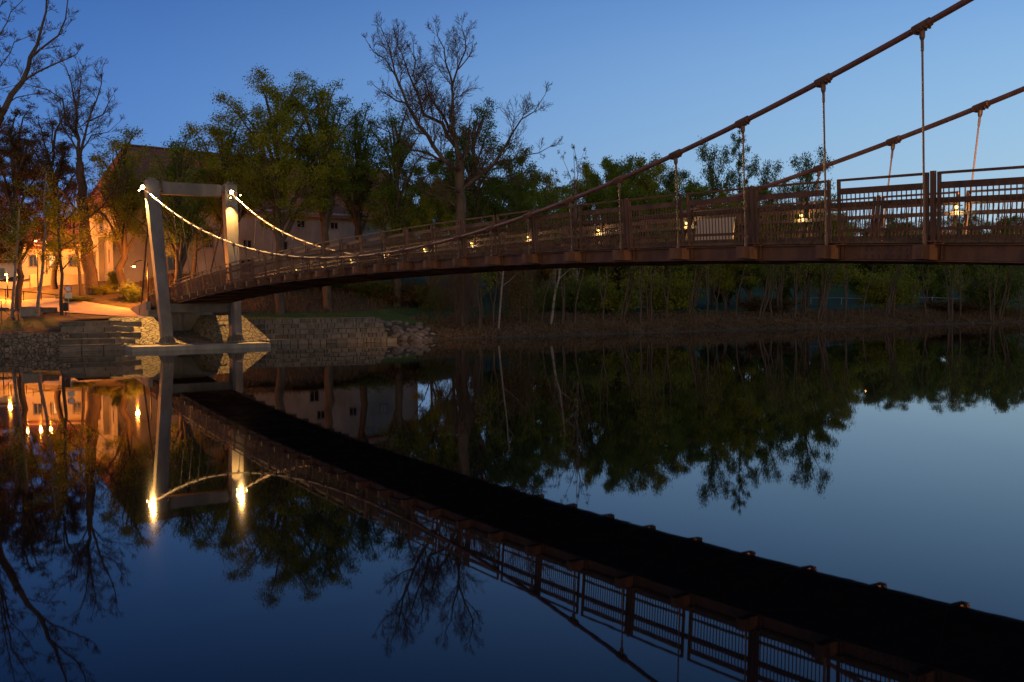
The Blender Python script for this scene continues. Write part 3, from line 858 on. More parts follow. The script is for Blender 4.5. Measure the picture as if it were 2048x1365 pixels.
wl = [(2.5+4.3*k, 12.1, 1.0, 0.8) for k in range(8)]+[(4.6+4.3*k, 9.6, 1.0, 1.0) for k in range(7)]+[(5.0, 7.4, 1.2, 1.5), (13.0, 7.3, 1.2, 1.5), (21, 7.3, 1.2, 1.5)]
mill = house('old_mill', (-38.4, 95), (0.75, 0.66), (-0.66, 0.75), 35.5, 12.2, 3.5, 13.55, 20.0,
      'long old pale building with a huge patchy red tiled roof behind the trees', M['plaster'], M['roof'],
      wl, [(3.6, 8.2, 0.9, 1.4), (8.5, 8.2, 0.9, 1.4), (6, 11.4, 0.8, 1.0)], 0.45, hip=2.5)
# buttress and chimneys on the mill
A = Vector((-38.4, 95, 0)); UL = Vector((0.75, 0.66, 0)).normalized(); UE = Vector((-0.66, 0.75, 0)).normalized()
mb = MB(); mb.box(A+UE*1.3+UL*(-0.35)+Z*7.0, UL, UE, Z, 0.35, 0.5, 3.5); mb.build('buttress', M['plaster'], mill)
mb = MB(); mb.box(A+UE*5.8+UL*(-0.3)+Z*7.0, UL, UE, Z, 0.28, 0.4, 3.2); mb.build('buttress', M['plaster'], mill)
mb = MB()
for k in range(3): mb.box(A+UL*(20+6*k)+UE*5.2+Z*19.7, UL, UE, Z, 0.3, 0.3, 0.02)
M['stucco'] = nmat('yellow_stucco', (0.45, 0.38, 0.26), (0.58, 0.50, 0.36), 0.5, 0.9, 0.1, 5)
house('town_house', (at(45, 560, 106).x, 106), (1, 0.12), (-0.12, 1), 8.6, 8, 3.5, 10.0, 13.2, 'yellow stuccoed town house glowing through branches left of the thick leaning tree trunk', M['stucco'], M['roof'],
      [(1.2+2.1*k, 8.2, 0.9, 1.3) for k in range(4)]+[(1.2+2.1*k, 5.9, 0.9, 1.3) for k in range(4)], (), 0.4, cat='house', lit=(1,), litmat=M['winlit'])
house('town_house', (at(-60, 560, 116).x, 116), (1, 0.1), (-0.1, 1), 10.5, 8, 3.5, 9.0, 12.2, 'farther low house with lit windows at the far left edge behind the garden wall', M['stucco'], M['roof'],
      [(1.3+2.2*k, 7.2, 0.9, 1.2) for k in range(4)], (), 0.4, cat='house', lit=(2,), litmat=M['winlit'])

# ------------------------------------------------------------------ street lamps
def street_lamp(px, py, Y, arm, label, e, double=False, hood=True):
    h = at(px, py, Y); base = Vector((h.x+arm, Y+0.2, 0)); base.z = gz(base.x, base.y)
    t = thing('street_lamp', label, 'street lamp', base, 'sodium street lamps on the left bank')
    mb = MB(); mb.tube([base, Vector((base.x, base.y, h.z+(0.3 if abs(arm) > 0.3 else -0.05)))], [0.07, 0.045], 8)
    if abs(arm) > 0.3:
        pts = [Vector((base.x, base.y, h.z+0.25))]
        for k in range(1, 7):
            a = math.pi*k/6/1.0
            pts.append(Vector((base.x-arm*(1-math.cos(a))/2, base.y-0.2*k/6, h.z+0.25+0.3*math.sin(a)*1.0-0.1*k/6)))
        mb.tube(pts, 0.03, 6)
    mb.build('pole', M['black'], t, True)
    hs = [h] if not double else [h, h-Vector((1.0, 0, 0))]
    for q in hs:
        mb = MB(); mb.tube([q+Z*0.16, q+Z*0.10, q+Z*0.02], [0.06, 0.17, 0.27], 12, 0)
        mb.ball(q-Z*0.02, 0.13, 10, 1, 0.6)
        hd = mb.build('lamp_head', [M['black'], M['streetglow']], t, True)
        if double and q is hs[0]:
            pass
        light('street_light', 'POINT', q-Z*0.2, e, SODIUM, hd, 0.12)
    if double: 
        mb = MB(); mb.tube([h+Z*0.14, h+Z*0.14-Vector((1.0, 0, 0))], 0.03, 6); mb.build('arm', M['black'], t)
street_lamp(268, 533, 84.0, 1.1, 'bright orange street lamp with curved arm between the building corner and left pylon leg', LIGHT['street']*0.55)
street_lamp(46, 495, 90, 1.2, 'glowing street lamp high among branches above the terrace wall, far left', LIGHT['street']*0.7)
street_lamp(12, 549, 86, 0.0, 'low glowing lamp on a short straight pole at the far left edge', LIGHT['street']*0.5)
street_lamp(90, 482, 100, 0.0, 'distant twin-headed street lamp right of the others, seen over the leaning birch', LIGHT['street']*0.35, True)

# street lamps on the viewer's own bank, behind the camera: they tint the near steel and the far shore
for k, (x, y) in enumerate(((-34, -40), (-8, -48), (20, -44))):
    base = Vector((x, y, 2.0)); t = thing('street_lamp', ('tall sodium street lamp on the near bank, left of the three behind the viewer', 'tall sodium street lamp on the near bank, middle one of three', 'tall sodium street lamp on the near bank, right of the three behind the viewer')[k], 'street lamp', base)
    mb = MB(); mb.tube([base-Z*2, base+Z*5.8], [0.09, 0.05], 8); mb.build('pole', M['black'], t)
    mb = MB(); q = base+Z*5.8; mb.tube([q+Z*0.16, q+Z*0.10, q+Z*0.02], [0.06, 0.17, 0.27], 12, 0); mb.ball(q-Z*0.04, 0.13, 10, 1, 0.6)
    hd = mb.build('lamp_head', [M['black'], M['streetglow']], t, True)
    light('street_light', 'POINT', q-Z*0.22, LIGHT['town'], (1.0, 0.60, 0.30), hd, 0.15)

# ------------------------------------------------------------------ trees
def vadd(a, b, k=1.0): return (a[0]+b[0]*k, a[1]+b[1]*k, a[2]+b[2]*k)
def vnorm(a):
    l = math.sqrt(a[0]*a[0]+a[1]*a[1]+a[2]*a[2]) or 1.0
    return (a[0]/l, a[1]/l, a[2]/l)
class Tree:
    """wood segments by level and leaf points, grown from limbs"""
    def __init__(self, seed, prm):
        self.r = random.Random(seed); self.p = prm
        self.seg = []; self.leaf = []
    def side(self, d, ang):
        r = self.r
        while True:
            q = (r.uniform(-1, 1), r.uniform(-1, 1), r.uniform(-1, 1))
            k = q[0]*d[0]+q[1]*d[1]+q[2]*d[2]; q = vadd(q, d, -k)
            l = q[0]**2+q[1]**2+q[2]**2
            if l > 0.05: break
        q = vnorm(q); c, s = math.cos(ang), math.sin(ang)
        return (d[0]*c+q[0]*s, d[1]*c+q[1]*s, d[2]*c+q[2]*s)
    def limb(self, pts, r0, r1, lvl, clen, dens=1.0, start=0.15):
        """explicit limb through pts; children along it"""
        P = [Vector(p) for p in pts]; out = []
        for k in range(len(P)-1):
            a, b = P[k], P[k+1]; n = max(1, int((b-a).length/0.9))
            for j in range(n): out.append(a.lerp(b, j/n))
        out.append(P[-1]); w = self.p.get('jit', 0.06)
        pts2 = [tuple(out[0])]+[tuple(q+Vector((self.r.gauss(0, w), self.r.gauss(0, w), self.r.gauss(0, w)))) for q in out[1:]]
        n = len(pts2)
        for k in range(n-1):
            t0, t1 = k/(n-1), (k+1)/(n-1)
            ra, rb = r0+(r1-r0)*t0, r0+(r1-r0)*t1
            self.seg.append((pts2[k], pts2[k+1], ra, rb, lvl))
            if t0 >= start:
                d = vnorm(vadd(pts2[k+1], pts2[k], -1))
                m = self.p['dens']*dens*1.35
                while m > 0:
                    if self.r.random() < m:
                        L = clen*self.r.uniform(0.5, 1.1)*(1-0.45*t0)
                        self.branch(pts2[k], self.side(d, self.r.uniform(0.5, 1.1)), L, min(ra*0.5, L*0.022+0.008), lvl+1)
                    m -= 1
        d = vnorm(vadd(pts2[-1], pts2[-2], -1))
        for _ in range(2): self.branch(pts2[-1], self.side(d, 0.3), clen*0.3, r1*0.8, lvl+1)
    def branch(self, p, d, L, r, lvl):
        p_ = self.p; rnd = self.r
        if L < 0.10: return
        step = p_['step'][min(lvl, len(p_['step'])-1)]
        n = max(3, int(L/step)); st = L/n
        tr = p_['trop'][min(lvl, len(p_['trop'])-1)]; wob = p_['wob']; rm = p_.get('rmin', 0.006)
        mx_ = p_['max']; nc = p_['nc'][min(lvl, len(p_['nc'])-1)]*min(1.5, 0.5+0.5*L/p_.get('lref', 1.2))
        for k in range(n):
            d = vnorm((d[0]+rnd.gauss(0, wob), d[1]+rnd.gauss(0, wob), d[2]+rnd.gauss(0, wob)+tr))
            q = vadd(p, d, st)
            t = (k+1)/n
            ra = max(rm, r*(1-0.75*(k/n))); rb = max(rm, r*(1-0.75*t))
            self.seg.append((p, q, ra, rb, lvl))
            if lvl < mx_:
                m = nc/n
                while m > 0:
                    if rnd.random() < m:
                        self.branch(q, self.side(d, rnd.uniform(*p_['ang'])), L*rnd.uniform(0.38, 0.75)*(1-0.3*t), rb*0.7, lvl+1)
                    m -= 1
            if lvl >= p_['leaflvl']:
                for _ in range(p_['nleaf']):
                    if rnd.random() < p_.get('leafp', 1):
                        s = p_['lspread']
                        self.leaf.append((q[0]+rnd.gauss(0, s), q[1]+rnd.gauss(0, s), q[2]+rnd.gauss(0, s*0.8)))
            p = q
STATS = []
def tubes_np(segs, nside):
    if not segs: return np.zeros((0, 3)), np.zeros((0, 4), int)
    A = np.array([s[0] for s in segs]); B = np.array([s[1] for s in segs]); ra = np.array([s[2] for s in segs]); rb = np.array([s[3] for s in segs])
    d = B-A; d /= (np.linalg.norm(d, axis=1, keepdims=True)+1e-9)
    ref = np.where(np.abs(d[:, 2:3]) > 0.9, np.array([[1.0, 0, 0]]), np.array([[0, 0, 1.0]]))
    s = np.cross(d, ref); s /= (np.linalg.norm(s, axis=1, keepdims=True)+1e-9); u = np.cross(s, d)
    A = A-d*ra[:, None]*0.35; B = B+d*rb[:, None]*0.35
    V = []
    for P, R in ((A, ra), (B, rb)):
        for j in range(nside):
            a = 2*math.pi*j/nside
            V.append(P+(s*math.cos(a)+u*math.sin(a))*R[:, None])
    V = np.stack(V, 1).reshape(-1, 3)
    n = len(segs); base = (np.arange(n)*2*nside)[:, None]
    Fs = []
    for j in range(nside):
        k = (j+1) % nside
        Fs.append(base+np.array([[j, k, nside+k, nside+j]]))
    return V, np.stack(Fs, 1).reshape(-1, 4)
def leaves_np(pts, size, seed, droop=0.0):
    if not len(pts): return np.zeros((0, 3)), np.zeros((0, 4), int)
    rg = np.random.default_rng(seed); P = np.array(pts); n = len(P)
    a = rg.normal(size=(n, 3)); a[:, 2] *= (1+droop); a /= np.linalg.norm(a, axis=1, keepdims=True)
    b_ = rg.normal(size=(n, 3)); b_ -= a*(a*b_).sum(1, keepdims=True); b_ /= np.linalg.norm(b_, axis=1, keepdims=True)
    sz = (size*rg.uniform(0.6, 1.35, n))[:, None]
    V = np.stack([P-a*sz*0.5, P+b_*sz*0.3, P+a*sz*0.5, P-b_*sz*0.3], 1).reshape(-1, 3)
    return V, (np.arange(n)*4)[:, None]+np.array([[0, 1, 2, 3]])
def npmesh(name, parts, mats):
    V = []; Fa = []; MI = []; k = 0
    for i, (v, f) in enumerate(parts):
        if len(v) == 0: continue
        V.append(v); Fa.append(f+k); MI.append(np.full(len(f), i)); k += len(v)
    V = np.concatenate(V).astype(np.float32); Fa = np.concatenate(Fa); MI = np.concatenate(MI)
    me = bpy.data.meshes.new(name)
    me.vertices.add(len(V)); me.vertices.foreach_set('co', V.ravel())
    me.loops.add(len(Fa)*4); me.loops.foreach_set('vertex_index', Fa.ravel().astype(np.int32))
    me.polygons.add(len(Fa)); me.polygons.foreach_set('loop_start', (np.arange(len(Fa))*4).astype(np.int32))
    for m in mats: me.materials.append(m)
    me.polygons.foreach_set('material_index', MI.astype(np.int32))
    me.update(calc_edges=True)
    return me
def tree_meshes(T, origin, leafsize, barkm, leafm, twigm=None, split=2, fit=None, seed=1, droop=0.0):
    """fit = (width, height): scale about the base so the whole tree measures that"""
    o = np.array(origin)
    if fit:
        allp = np.array([s[1] for s in T.seg]) - o
        h = allp[:, 2].max(); w_ = (np.percentile(allp[:, 0], 99.5)-np.percentile(allp[:, 0], 0.5)+np.percentile(allp[:, 1], 99.5)-np.percentile(allp[:, 1], 0.5))/2
        kx, kz = fit[0]/w_, fit[1]/h
    else: kx = kz = 1
    sc = np.array([kx, kx, kz])
    STATS.append((len(T.seg), len(T.leaf)))
    f = lambda segs: [(tuple((np.array(a)-o)*sc), tuple((np.array(b)-o)*sc), ra, rb) for a, b, ra, rb, l in segs]
    wood = f([s for s in T.seg if s[4] < split]); tw = f([s for s in T.seg if s[4] >= split])
    m1 = npmesh('trunk', [tubes_np(wood, 7)], [barkm])
    m1.polygons.foreach_set('use_smooth', [True]*len(m1.polygons))
    lp = (np.array(T.leaf)-o)*sc if T.leaf else []
    m2 = npmesh('crown', [tubes_np(tw, 3), leaves_np(lp, leafsize, seed, droop)], [twigm or M['twig'], leafm])
    return m1, m2
def plant(meshes, name, loc, label, cat='tree', group=None, scale=(1, 1, 1), rot=0.0, names=('trunk', 'crown')):
    t = thing(name, label, cat, loc, group); t.rotation_euler.z = rot; t.scale = scale
    for me, n in zip(meshes, names):
        o = bpy.data.objects.new(n, me); link(o, t)
    return t

DECID = dict(step=(0.9, 0.7, 0.5, 0.35, 0.3), trop=(0.02, 0.07, 0.06, 0.03, 0.0), wob=0.16, dens=0.75, ang=(0.5, 1.0), max=4, leaflvl=3, nleaf=5, leafp=0.9, lspread=0.28, nc=(7, 7, 6, 4))
BARE = dict(step=(0.9, 0.8, 0.55, 0.35, 0.3), trop=(0.02, 0.06, 0.07, 0.06, 0.04), wob=0.12, dens=0.85, ang=(0.4, 0.9), max=4, leaflvl=9, nleaf=0, lspread=0.1, nc=(9, 14, 9, 6), rmin=0.012)
def decid(seed, H, R, trunkh=0.3, prm=DECID, nl=8, r0=0.28, lean=0.0, clen=0.40):
    """trunk with limbs reaching out to an irregular domed crown"""
    T = Tree(seed, prm); r = T.r; nl = int(nl*2.3)
    pts = [Vector((0, 0, -0.3))]
    for k in range(1, 7): pts.append(Vector((lean*H*k/6+r.gauss(0, 0.15), r.gauss(0, 0.15), H*0.85*k/6)))
    T.limb(pts, r0, r0*0.2, 0, R*0.45, 0.35, start=trunkh)
    cz = H*(trunkh+(1-trunkh)*0.46); hz = H*(1-trunkh)*0.50
    for k in range(nl):
        z = 0.97-1.35*(k+0.5)/nl; a = k*2.39996+r.uniform(-0.3, 0.3); q = math.sqrt(max(0.05, 1-z*z)); m = r.uniform(0.72, 1.08)
        e = Vector((lean*H*0.6+math.cos(a)*q*R*m, math.sin(a)*q*R*m, cz+z*hz*m))
        t = min(0.85, max(trunkh*0.8, e.z/H-0.18-0.25*q*r.random()))
        p = pts[0].lerp(pts[-1], t/0.88 if t < 0.85 else 0.96)
        v = e-p
        w = [p, p+Vector((v.x*0.30, v.y*0.30, v.z*0.42)), p+Vector((v.x*0.66, v.y*0.66, v.z*0.75)), p+v*0.9]
        rr = r0*0.45*min(1, v.length/(R*0.9))
        T.limb(w, rr, r0*0.07, 1, R*clen, 1.0, start=0.25)
    return T
def base_at(px, Y): return gpt(px, Y)
def hgt(px, ytop, Y): return at(px, ytop, Y).z-gpt(px, Y).z
def mpx(w, Y): return w/F*Y

ORD = ('first', 'second', 'third', 'fourth', 'fifth', 'sixth', 'seventh', 'eighth', 'ninth', 'tenth', 'eleventh', 'twelfth', 'thirteenth', 'fourteenth', 'fifteenth', 'sixteenth')
# 1. leafy trees in front of the mill (px, depth, top row, width in px, seed, label, leaf material, leaf size)
for i, (px, Y, top, wpx, sd, lab, lm, th, lean) in enumerate([
    (560, 86, 152, 262, 11, 'largest leafy green tree in front of the mill roof, broad domed crown', 'leafy', 0.36, 0),
    (468, 89, 228, 175, 12, 'leafy tree with a low rounded crown on the left flank of the largest domed tree', 'leafy', 0.36, -0.03),
    (655, 90, 160, 150, 13, 'tall narrow leafy tree right beside the largest domed tree', 'leaf', 0.4, 0),
    (722, 97, 210, 118, 14, 'slender half leafed dark tree before the right end of the mill roof', 'leafd', 0.36, 0),
    (795, 93, 208, 150, 15, 'green tree by the right gable of the mill, left of the great bare tree', 'leaf', 0.25, 0),
    (362, 84, 266, 130, 16, 'small spreading leafy tree rising above the roof just behind the pylon crossbeam', 'leaf', 0.3, 0),
    (250, 88, 262, 140, 17, 'leafy tree in front of the lamplit end wall of the mill', 'leafy', 0.3, 0),
    (950, 97, 203, 165, 18, 'green domed tree directly behind the great bare tree', 'leafd', 0.25, 0)]):
    b_ = base_at(px, Y); H = hgt(px, top, Y); W = mpx(wpx, Y)
    T = decid(sd, H, W/2, th, nl=10, r0=0.2+0.012*H, lean=lean)
    ms = tree_meshes(T, (0, 0, 0), 0.165, M['bark'], M[lm], fit=(W, H), seed=sd)
    plant(ms, 'leafy_tree', b_, lab, group='leafy trees in front of the mill')

# 2. great bare tree in the middle, limbs follow the photograph, each with its own depth
def limbs3(T, Y, lst, base):
    for pts, r0, r1, lvl, clen, dy in lst:
        P = []; r0 *= 0.8; r1 *= 0.75
        n = len(pts)
        for k, (x, y) in enumerate(pts):
            P.append(at(x, y, Y+dy*k/max(1, n-1)))
        T.limb(P, r0, r1, lvl, clen)
def q7(*p): return [(700+x*0.2857, 30+y*0.2857) for x, y in p]
Y6 = 85
b6 = base_at(922, Y6)
prm = dict(BARE); prm.update(dens=1.5, jit=0.08, trop=(0.0, 0.05, 0.10, 0.08, 0.05), step=(0.9, 0.6, 0.4, 0.3, 0.3))
T = Tree(77, prm)
T.limb([b6-Z*0.3, at(922, 560, Y6), at(920, 450, Y6), at(918, 330, Y6)], 0.62, 0.42, 0, 2.0, 0.15, start=0.6)
limbs3(T, Y6, [
    (q7((765, 1120), (650, 1020), (580, 920), (490, 780), (400, 620), (350, 480), (300, 330), (240, 110)), 0.30, 0.04, 1, 3.4, -2.5),
    (q7((400, 620), (270, 570), (160, 480)), 0.11, 0.03, 1, 1.5, -4), (q7((345, 500), (330, 420), (245, 320), (110, 180)), 0.10, 0.03, 1, 1.5, -3),
    (q7((760, 1040), (740, 930), (640, 760), (520, 690), (470, 560), (430, 430), (330, 210), (335, 150)), 0.24, 0.035, 1, 3.2, 3),
    (q7((770, 1060), (740, 900), (660, 720), (560, 560), (500, 400), (490, 300)), 0.24, 0.035, 1, 2.8, 1.5),
    (q7((775, 1060), (740, 880), (710, 700), (720, 500), (760, 380), (810, 250), (805, 90)), 0.27, 0.03, 1, 3.0, -1),
    (q7((718, 490), (680, 340), (640, 230), (605, 80)), 0.12, 0.03, 1, 2.4, 1.5), (q7((760, 380), (830, 310), (865, 170)), 0.08, 0.02, 1, 1.2, 1),
    (q7((440, 430), (450, 330), (445, 150)), 0.08, 0.02, 1, 1.2, 2),
    (q7((780, 1040), (850, 920), (900, 850), (945, 720), (960, 640)), 0.18, 0.04, 1, 1.8, 4),
    (q7((788, 1000), (830, 880), (840, 775)), 0.13, 0.09, 1, 1.2, -2),
    (q7((780, 1230), (900, 1130), (1000, 1030), (1090, 920), (1140, 820), (1200, 730), (1290, 670), (1360, 560)), 0.26, 0.03, 1, 2.8, -4),
    (q7((985, 1065), (1130, 1010), (1230, 985), (1320, 970), (1450, 900)), 0.12, 0.02, 1, 1.7, 3),
    (q7((640, 1025), (540, 970), (430, 935), (330, 860), (150, 760)), 0.15, 0.03, 1, 1.6, -4),
    (q7((770, 1180), (900, 1130), (1100, 1145), (1360, 1165)), 0.11, 0.02, 1, 1.6, 5),
    (q7((770, 1260), (690, 1190), (580, 1160)), 0.12, 0.03, 1, 1.6, -3), (q7((760, 1350), (640, 1290), (500, 1230), (380, 1120)), 0.12, 0.03, 1, 2.0, 4)], b6)
ms = tree_meshes(T, tuple(b6), 0.1, M['bark'], M['leafr'], split=2)
plant(ms, 'bare_tree', b6, 'tallest bare tree in the middle, forking crown rising over all others against the sky')

# 3. bare trees on the far left
def q8(*p): return [(x*0.2417, y*0.2417) for x, y in p]
Y1 = 66
b1 = base_at(-75, 70)
prm = dict(BARE); prm.update(dens=1.3, jit=0.06, step=(0.8, 0.55, 0.35, 0.28, 0.25), trop=(0, 0.04, 0.09, 0.08, 0.05))
T = Tree(5, prm)
T.limb([b1-Z*0.3, at(-70, 500, 69), at(-45, 330, 68), at(0, 238, Y1)], 0.42, 0.27, 0, 2.0, 0.3, start=0.5)
limbs3(T, Y1, [
    (q8((20, 940), (100, 790), (180, 680), (235, 570), (255, 480), (310, 370), (345, 240), (380, 100), (385, -160)), 0.26, 0.04, 1, 1.7, 2),
    (q8((255, 480), (330, 400), (420, 340), (480, 290), (530, 160), (560, 0), (590, -120)), 0.11, 0.03, 1, 1.5, -2),
    (q8((180, 680), (290, 620), (400, 560), (480, 515), (580, 490), (640, 450), (668, 405)), 0.10, 0.02, 1, 1.3, -1),
    (q8((-186, 1365), (-60, 640), (0, 550), (80, 440), (130, 360), (240, 290), (290, 250)), 0.10, 0.02, 1, 1.3, 3),
    (q8((-186, 1365), (-60, 400), (0, 290), (45, 180), (100, 110), (190, 0)), 0.12, 0.03, 1, 1.4, 2),
    (q8((-186, 1365), (-80, 760), (0, 745), (100, 715)), 0.07, 0.02, 1, 1.0, -1),
    (q8((-186, 1365), (-100, 400), (-60, 100), (10, 60), (60, -60)), 0.10, 0.03, 1, 1.2, 1),
    (q8((60, 860), (130, 810), (260, 790), (380, 770)), 0.06, 0.02, 1, 1.2, 2)], b1)
ms = tree_meshes(T, tuple(b1), 0.1, M['bark'], M['leafr'], split=2)
plant(ms, 'bare_tree', b1, 'near bare tree at the left edge, thick limbs slanting up out of the picture corner')
Y2 = 87
b2 = base_at(186, Y2)
prm = dict(BARE); prm.update(dens=1.9, jit=0.07, trop=(0, 0.05, 0.06, 0.05, 0.03))
T = Tree(6, prm)
T.limb([b2-Z*0.4, at(180, 545, Y2), at(172, 490, Y2), at(164, 400, Y2), at(161, 330, Y2)], 0.66, 0.34, 0, 2.0, 0.4, start=0.5)
limbs3(T, Y2, [
    (q8((655, 1365), (640, 1150), (620, 900), (600, 700), (545, 560), (440, 480)), 0.22, 0.03, 1, 2.4, 1),
    (q8((660, 1300), (720, 1050), (800, 820), (830, 700), (845, 570)), 0.18, 0.03, 1, 2.2, -2),
    (q8((640, 1000), (655, 800), (690, 650), (640, 500)), 0.13, 0.03, 1, 2.0, -1),
    (q8((640, 1150), (560, 1000), (500, 820), (400, 740), (200, 700)), 0.14, 0.03, 1, 2.0, 2),
    (q8((670, 1250), (760, 1120), (900, 1090), (1000, 1010)), 0.10, 0.02, 1, 1.8, 3),
    (q8((745, 1000), (850, 950), (940, 780)), 0.09, 0.02, 1, 1.6, 1),
    (q8((640, 1250), (540, 1080), (480, 900), (330, 800)), 0.11, 0.02, 1, 1.9, -2)], b2)
T.limb([at(166, 430, Y2), at(120, 380, Y2-2), at(60, 330, Y2-3)], 0.12, 0.03, 1, 2.2)
T.limb([at(168, 450, Y2), at(215, 400, Y2-2), at(250, 350, Y2-3)], 0.10, 0.03, 1, 2.0)
ms = tree_meshes(T, tuple(b2), 0.1, M['bark'], M['leafr'], split=2)
plant(ms, 'bare_tree', b2, 'old bare tree with a very thick leaning trunk left of the mill end wall')
# twiggy brown trees, left
TW = dict(BARE); TW.update(dens=2.2, rmin=0.008, max=4, leaflvl=2, nleaf=2, leafp=0.8, lspread=0.12, trop=(0.02, 0.03, -0.02, -0.05, -0.07), wob=0.14)
for (px, Y, top, wpx, sd, lab) in [(35, 82, 205, 170, 21, 'dense twiggy brown tree with drooping branches at the far left'), (112, 90, 212, 130, 22, 'dense twiggy brown tree between the far left one and the thick leaning trunk'), (-20, 92, 250, 150, 23, 'twiggy brown tree cut by the left picture edge behind the drooping one')]:
    b_ = base_at(px, Y); H = hgt(px, top, Y); W = mpx(wpx, Y)
    T = decid(sd, H, W/2, 0.25, TW, nl=8, r0=0.3)
    plant(tree_meshes(T, (0, 0, 0), 0.12, M['bark'], M['leafr'], fit=(W, H), seed=sd), 'twiggy_tree', b_, lab, group='twiggy brown trees on the left')
# small trees of the left bank, explicit stems
def stem_tree(name, stempts, Y, r0, r1, label, crown, seed, barkm='bark', leafm='leaf', nl=5, R=2.0, prm=None, lsz=0.13):
    p = dict(prm or DECID); p.update(jit=0.03)
    T = Tree(seed, p); P = [at(x, y, Y) for x, y in stempts]; g = gpt(stempts[0][0], Y)
    P[0] = g-Z*0.2
    T.limb(P, r0, r1, 0, R*0.7, 0.8, start=crown)
    r = T.r
    for k in range(nl):
        t = crown+(0.95-crown)*k/nl; n = len(P)-1; f = t*n; i_ = min(n-1, int(f)); b_ = P[i_].lerp(P[i_+1], f-i_)
        a = k*2.4+r.uniform(-.5, .5); L = R*r.uniform(0.7, 1.1)
        T.limb([b_, b_+Vector((math.cos(a)*L*0.5, math.sin(a)*L*0.5, L*0.35)), b_+Vector((math.cos(a)*L, math.sin(a)*L, L*0.8))], r1*0.8, 0.015, 1, R*0.5)
    plant(tree_meshes(T, tuple(g), lsz, M[barkm], M[leafm], seed=seed), name, g, label)
stem_tree('birch_tree', [(73, 628), (76, 600), (80, 575), (84, 545), (87, 500), (90, 460), (88, 400), (92, 350)], 78, 0.15, 0.06, 'leaning birch with a pale kinked trunk beside the concrete block', 0.4, 31, 'birch', 'leafy', 5, 1.8)
stem_tree('birch_tree', [(23, 628), (25, 600), (28, 565), (32, 520), (35, 480), (38, 420)], 78, 0.14, 0.06, 'slim pale birch trunk left of the leaning one, near the garden wall', 0.5, 32, 'birch', 'leaf', 5, 1.8)
stem_tree('young_tree', [(123, 624), (123, 590), (124, 548), (122, 520), (118, 470), (119, 420)], 78.2, 0.15, 0.09, 'young forked tree with a straight orange lit trunk next to the round sign', 0.45, 33, 'bark', 'leafy', 6, 2.0)
stem_tree('young_tree', [(162, 575), (160, 545), (154, 510), (148, 480), (146, 430)], 86, 0.16, 0.09, 'thin dark tree just left of the very thick leaning trunk', 0.4, 34, 'bark', 'leafy', 6, 2.2)
stem_tree('young_tree', [(331, 590), (322, 540), (316, 500), (300, 460), (290, 420)], 86, 0.17, 0.08, 'dark tree trunk showing between the two pylon legs before the lamplit wall', 0.4, 35, 'bark', 'leafy', 6, 2.2)
stem_tree('young_tree', [(385, 600), (388, 540), (392, 480), (395, 420), (400, 370)], 90, 0.22, 0.10, 'stout dark tree in front of the mill wall right of the pylon legs gap', 0.4, 36, 'bark', 'leafy', 7, 2.6)

# 4. trees on the far bank to the right: shared meshes, one object per tree
protos = {}
def proto(key, H, R, sd, leafm, th=0.14, prm=DECID, nl=8, lsz=0.19, r0=0.22, barkm='bark', fit=True):
    T = decid(sd, H, R, th, prm, nl, r0)
    protos[key] = (tree_meshes(T, (0, 0, 0), lsz, M[barkm], M[leafm], fit=(2*R, H) if fit else None, seed=sd), H, 2*R)
P4 = dict(DECID); P4.update(dens=0.8, nleaf=7)
proto('a', 15, 5.0, 41, 'leaf', prm=P4); proto('b', 15, 4.5, 42, 'leafd', prm=P4); proto('c', 14, 5.0, 43, 'leafy', prm=P4)
CON = dict(DECID); CON.update(trop=(0.02, 0.0, 0.0, 0.0, 0), ang=(0.7, 1.1), dens=1.1, max=3, leaflvl=2, nleaf=5, leafp=0.7, lspread=0.14)
def conic(sd, H, R):
    T = Tree(sd, CON); r = T.r
    T.limb([Vector((0, 0, -0.3)), Vector((0.1, 0, H*0.5)), Vector((0, 0.1, H))], 0.22, 0.03, 0, 0.8, 0.8, start=0.25)
    for k in range(34):
        t = 0.22+0.75*k/34; a = k*2.4; L = R*(1.08-t)*1.25*r.uniform(0.7, 1.15); p = Vector((0, 0, H*t))
        T.limb([p, p+Vector((math.cos(a)*L*0.5, math.sin(a)*L*0.5, L*0.25)), p+Vector((math.cos(a)*L, math.sin(a)*L, L*0.6))], 0.05, 0.012, 1, R*0.4)
    return T
protos['con'] = (tree_meshes(conic(44, 16, 3.6), (0, 0, 0), 0.16, M['bark'], M['leafd'], fit=(7.2, 16), seed=4), 16, 7.2)
WIL = dict(DECID); WIL.update(trop=(0.03, 0.03, -0.12, -0.22, -0.25), dens=1.0, wob=0.08, nleaf=2, leafp=0.6, lspread=0.06)
proto('wb', 15, 3.2, 45, 'leafr', prm=WIL, nl=7, lsz=0.13, r0=0.16, barkm='birch')
THIN = dict(DECID); THIN.update(nleaf=4, leafp=0.7, dens=0.85)
proto('t', 14, 4.2, 46, 'leafd', prm=THIN)
def put(key, px, Y, top, wpx, name, label, group=None, rot=None):
    ms, H0, W0 = protos[key]; b_ = base_at(px, Y); H = hgt(px, top, Y); W = mpx(wpx*(1.3 if key in 'abc' else 1.1), Y)
    return plant(ms, name, b_, label, group=group, scale=(W/W0, W/W0, H/H0), rot=px*1.7 if rot is None else rot)
G4 = 'trees of the wood on the right bank'
put('wb', 1152, 112, 287, 78, 'birch_tree', 'tall drooping birch rising between the great bare tree and the green clump', G4)
put('wb', 1108, 108, 335, 62, 'birch_tree', 'shorter drooping birch on the left side of the taller one', G4)
put('a', 1040, 104, 308, 130, 'leafy_tree', 'green tree on the right flank of the great bare tree', G4)
put('c', 1092, 118, 352, 120, 'leafy_tree', 'low yellow green tree behind the shorter drooping birch', G4)
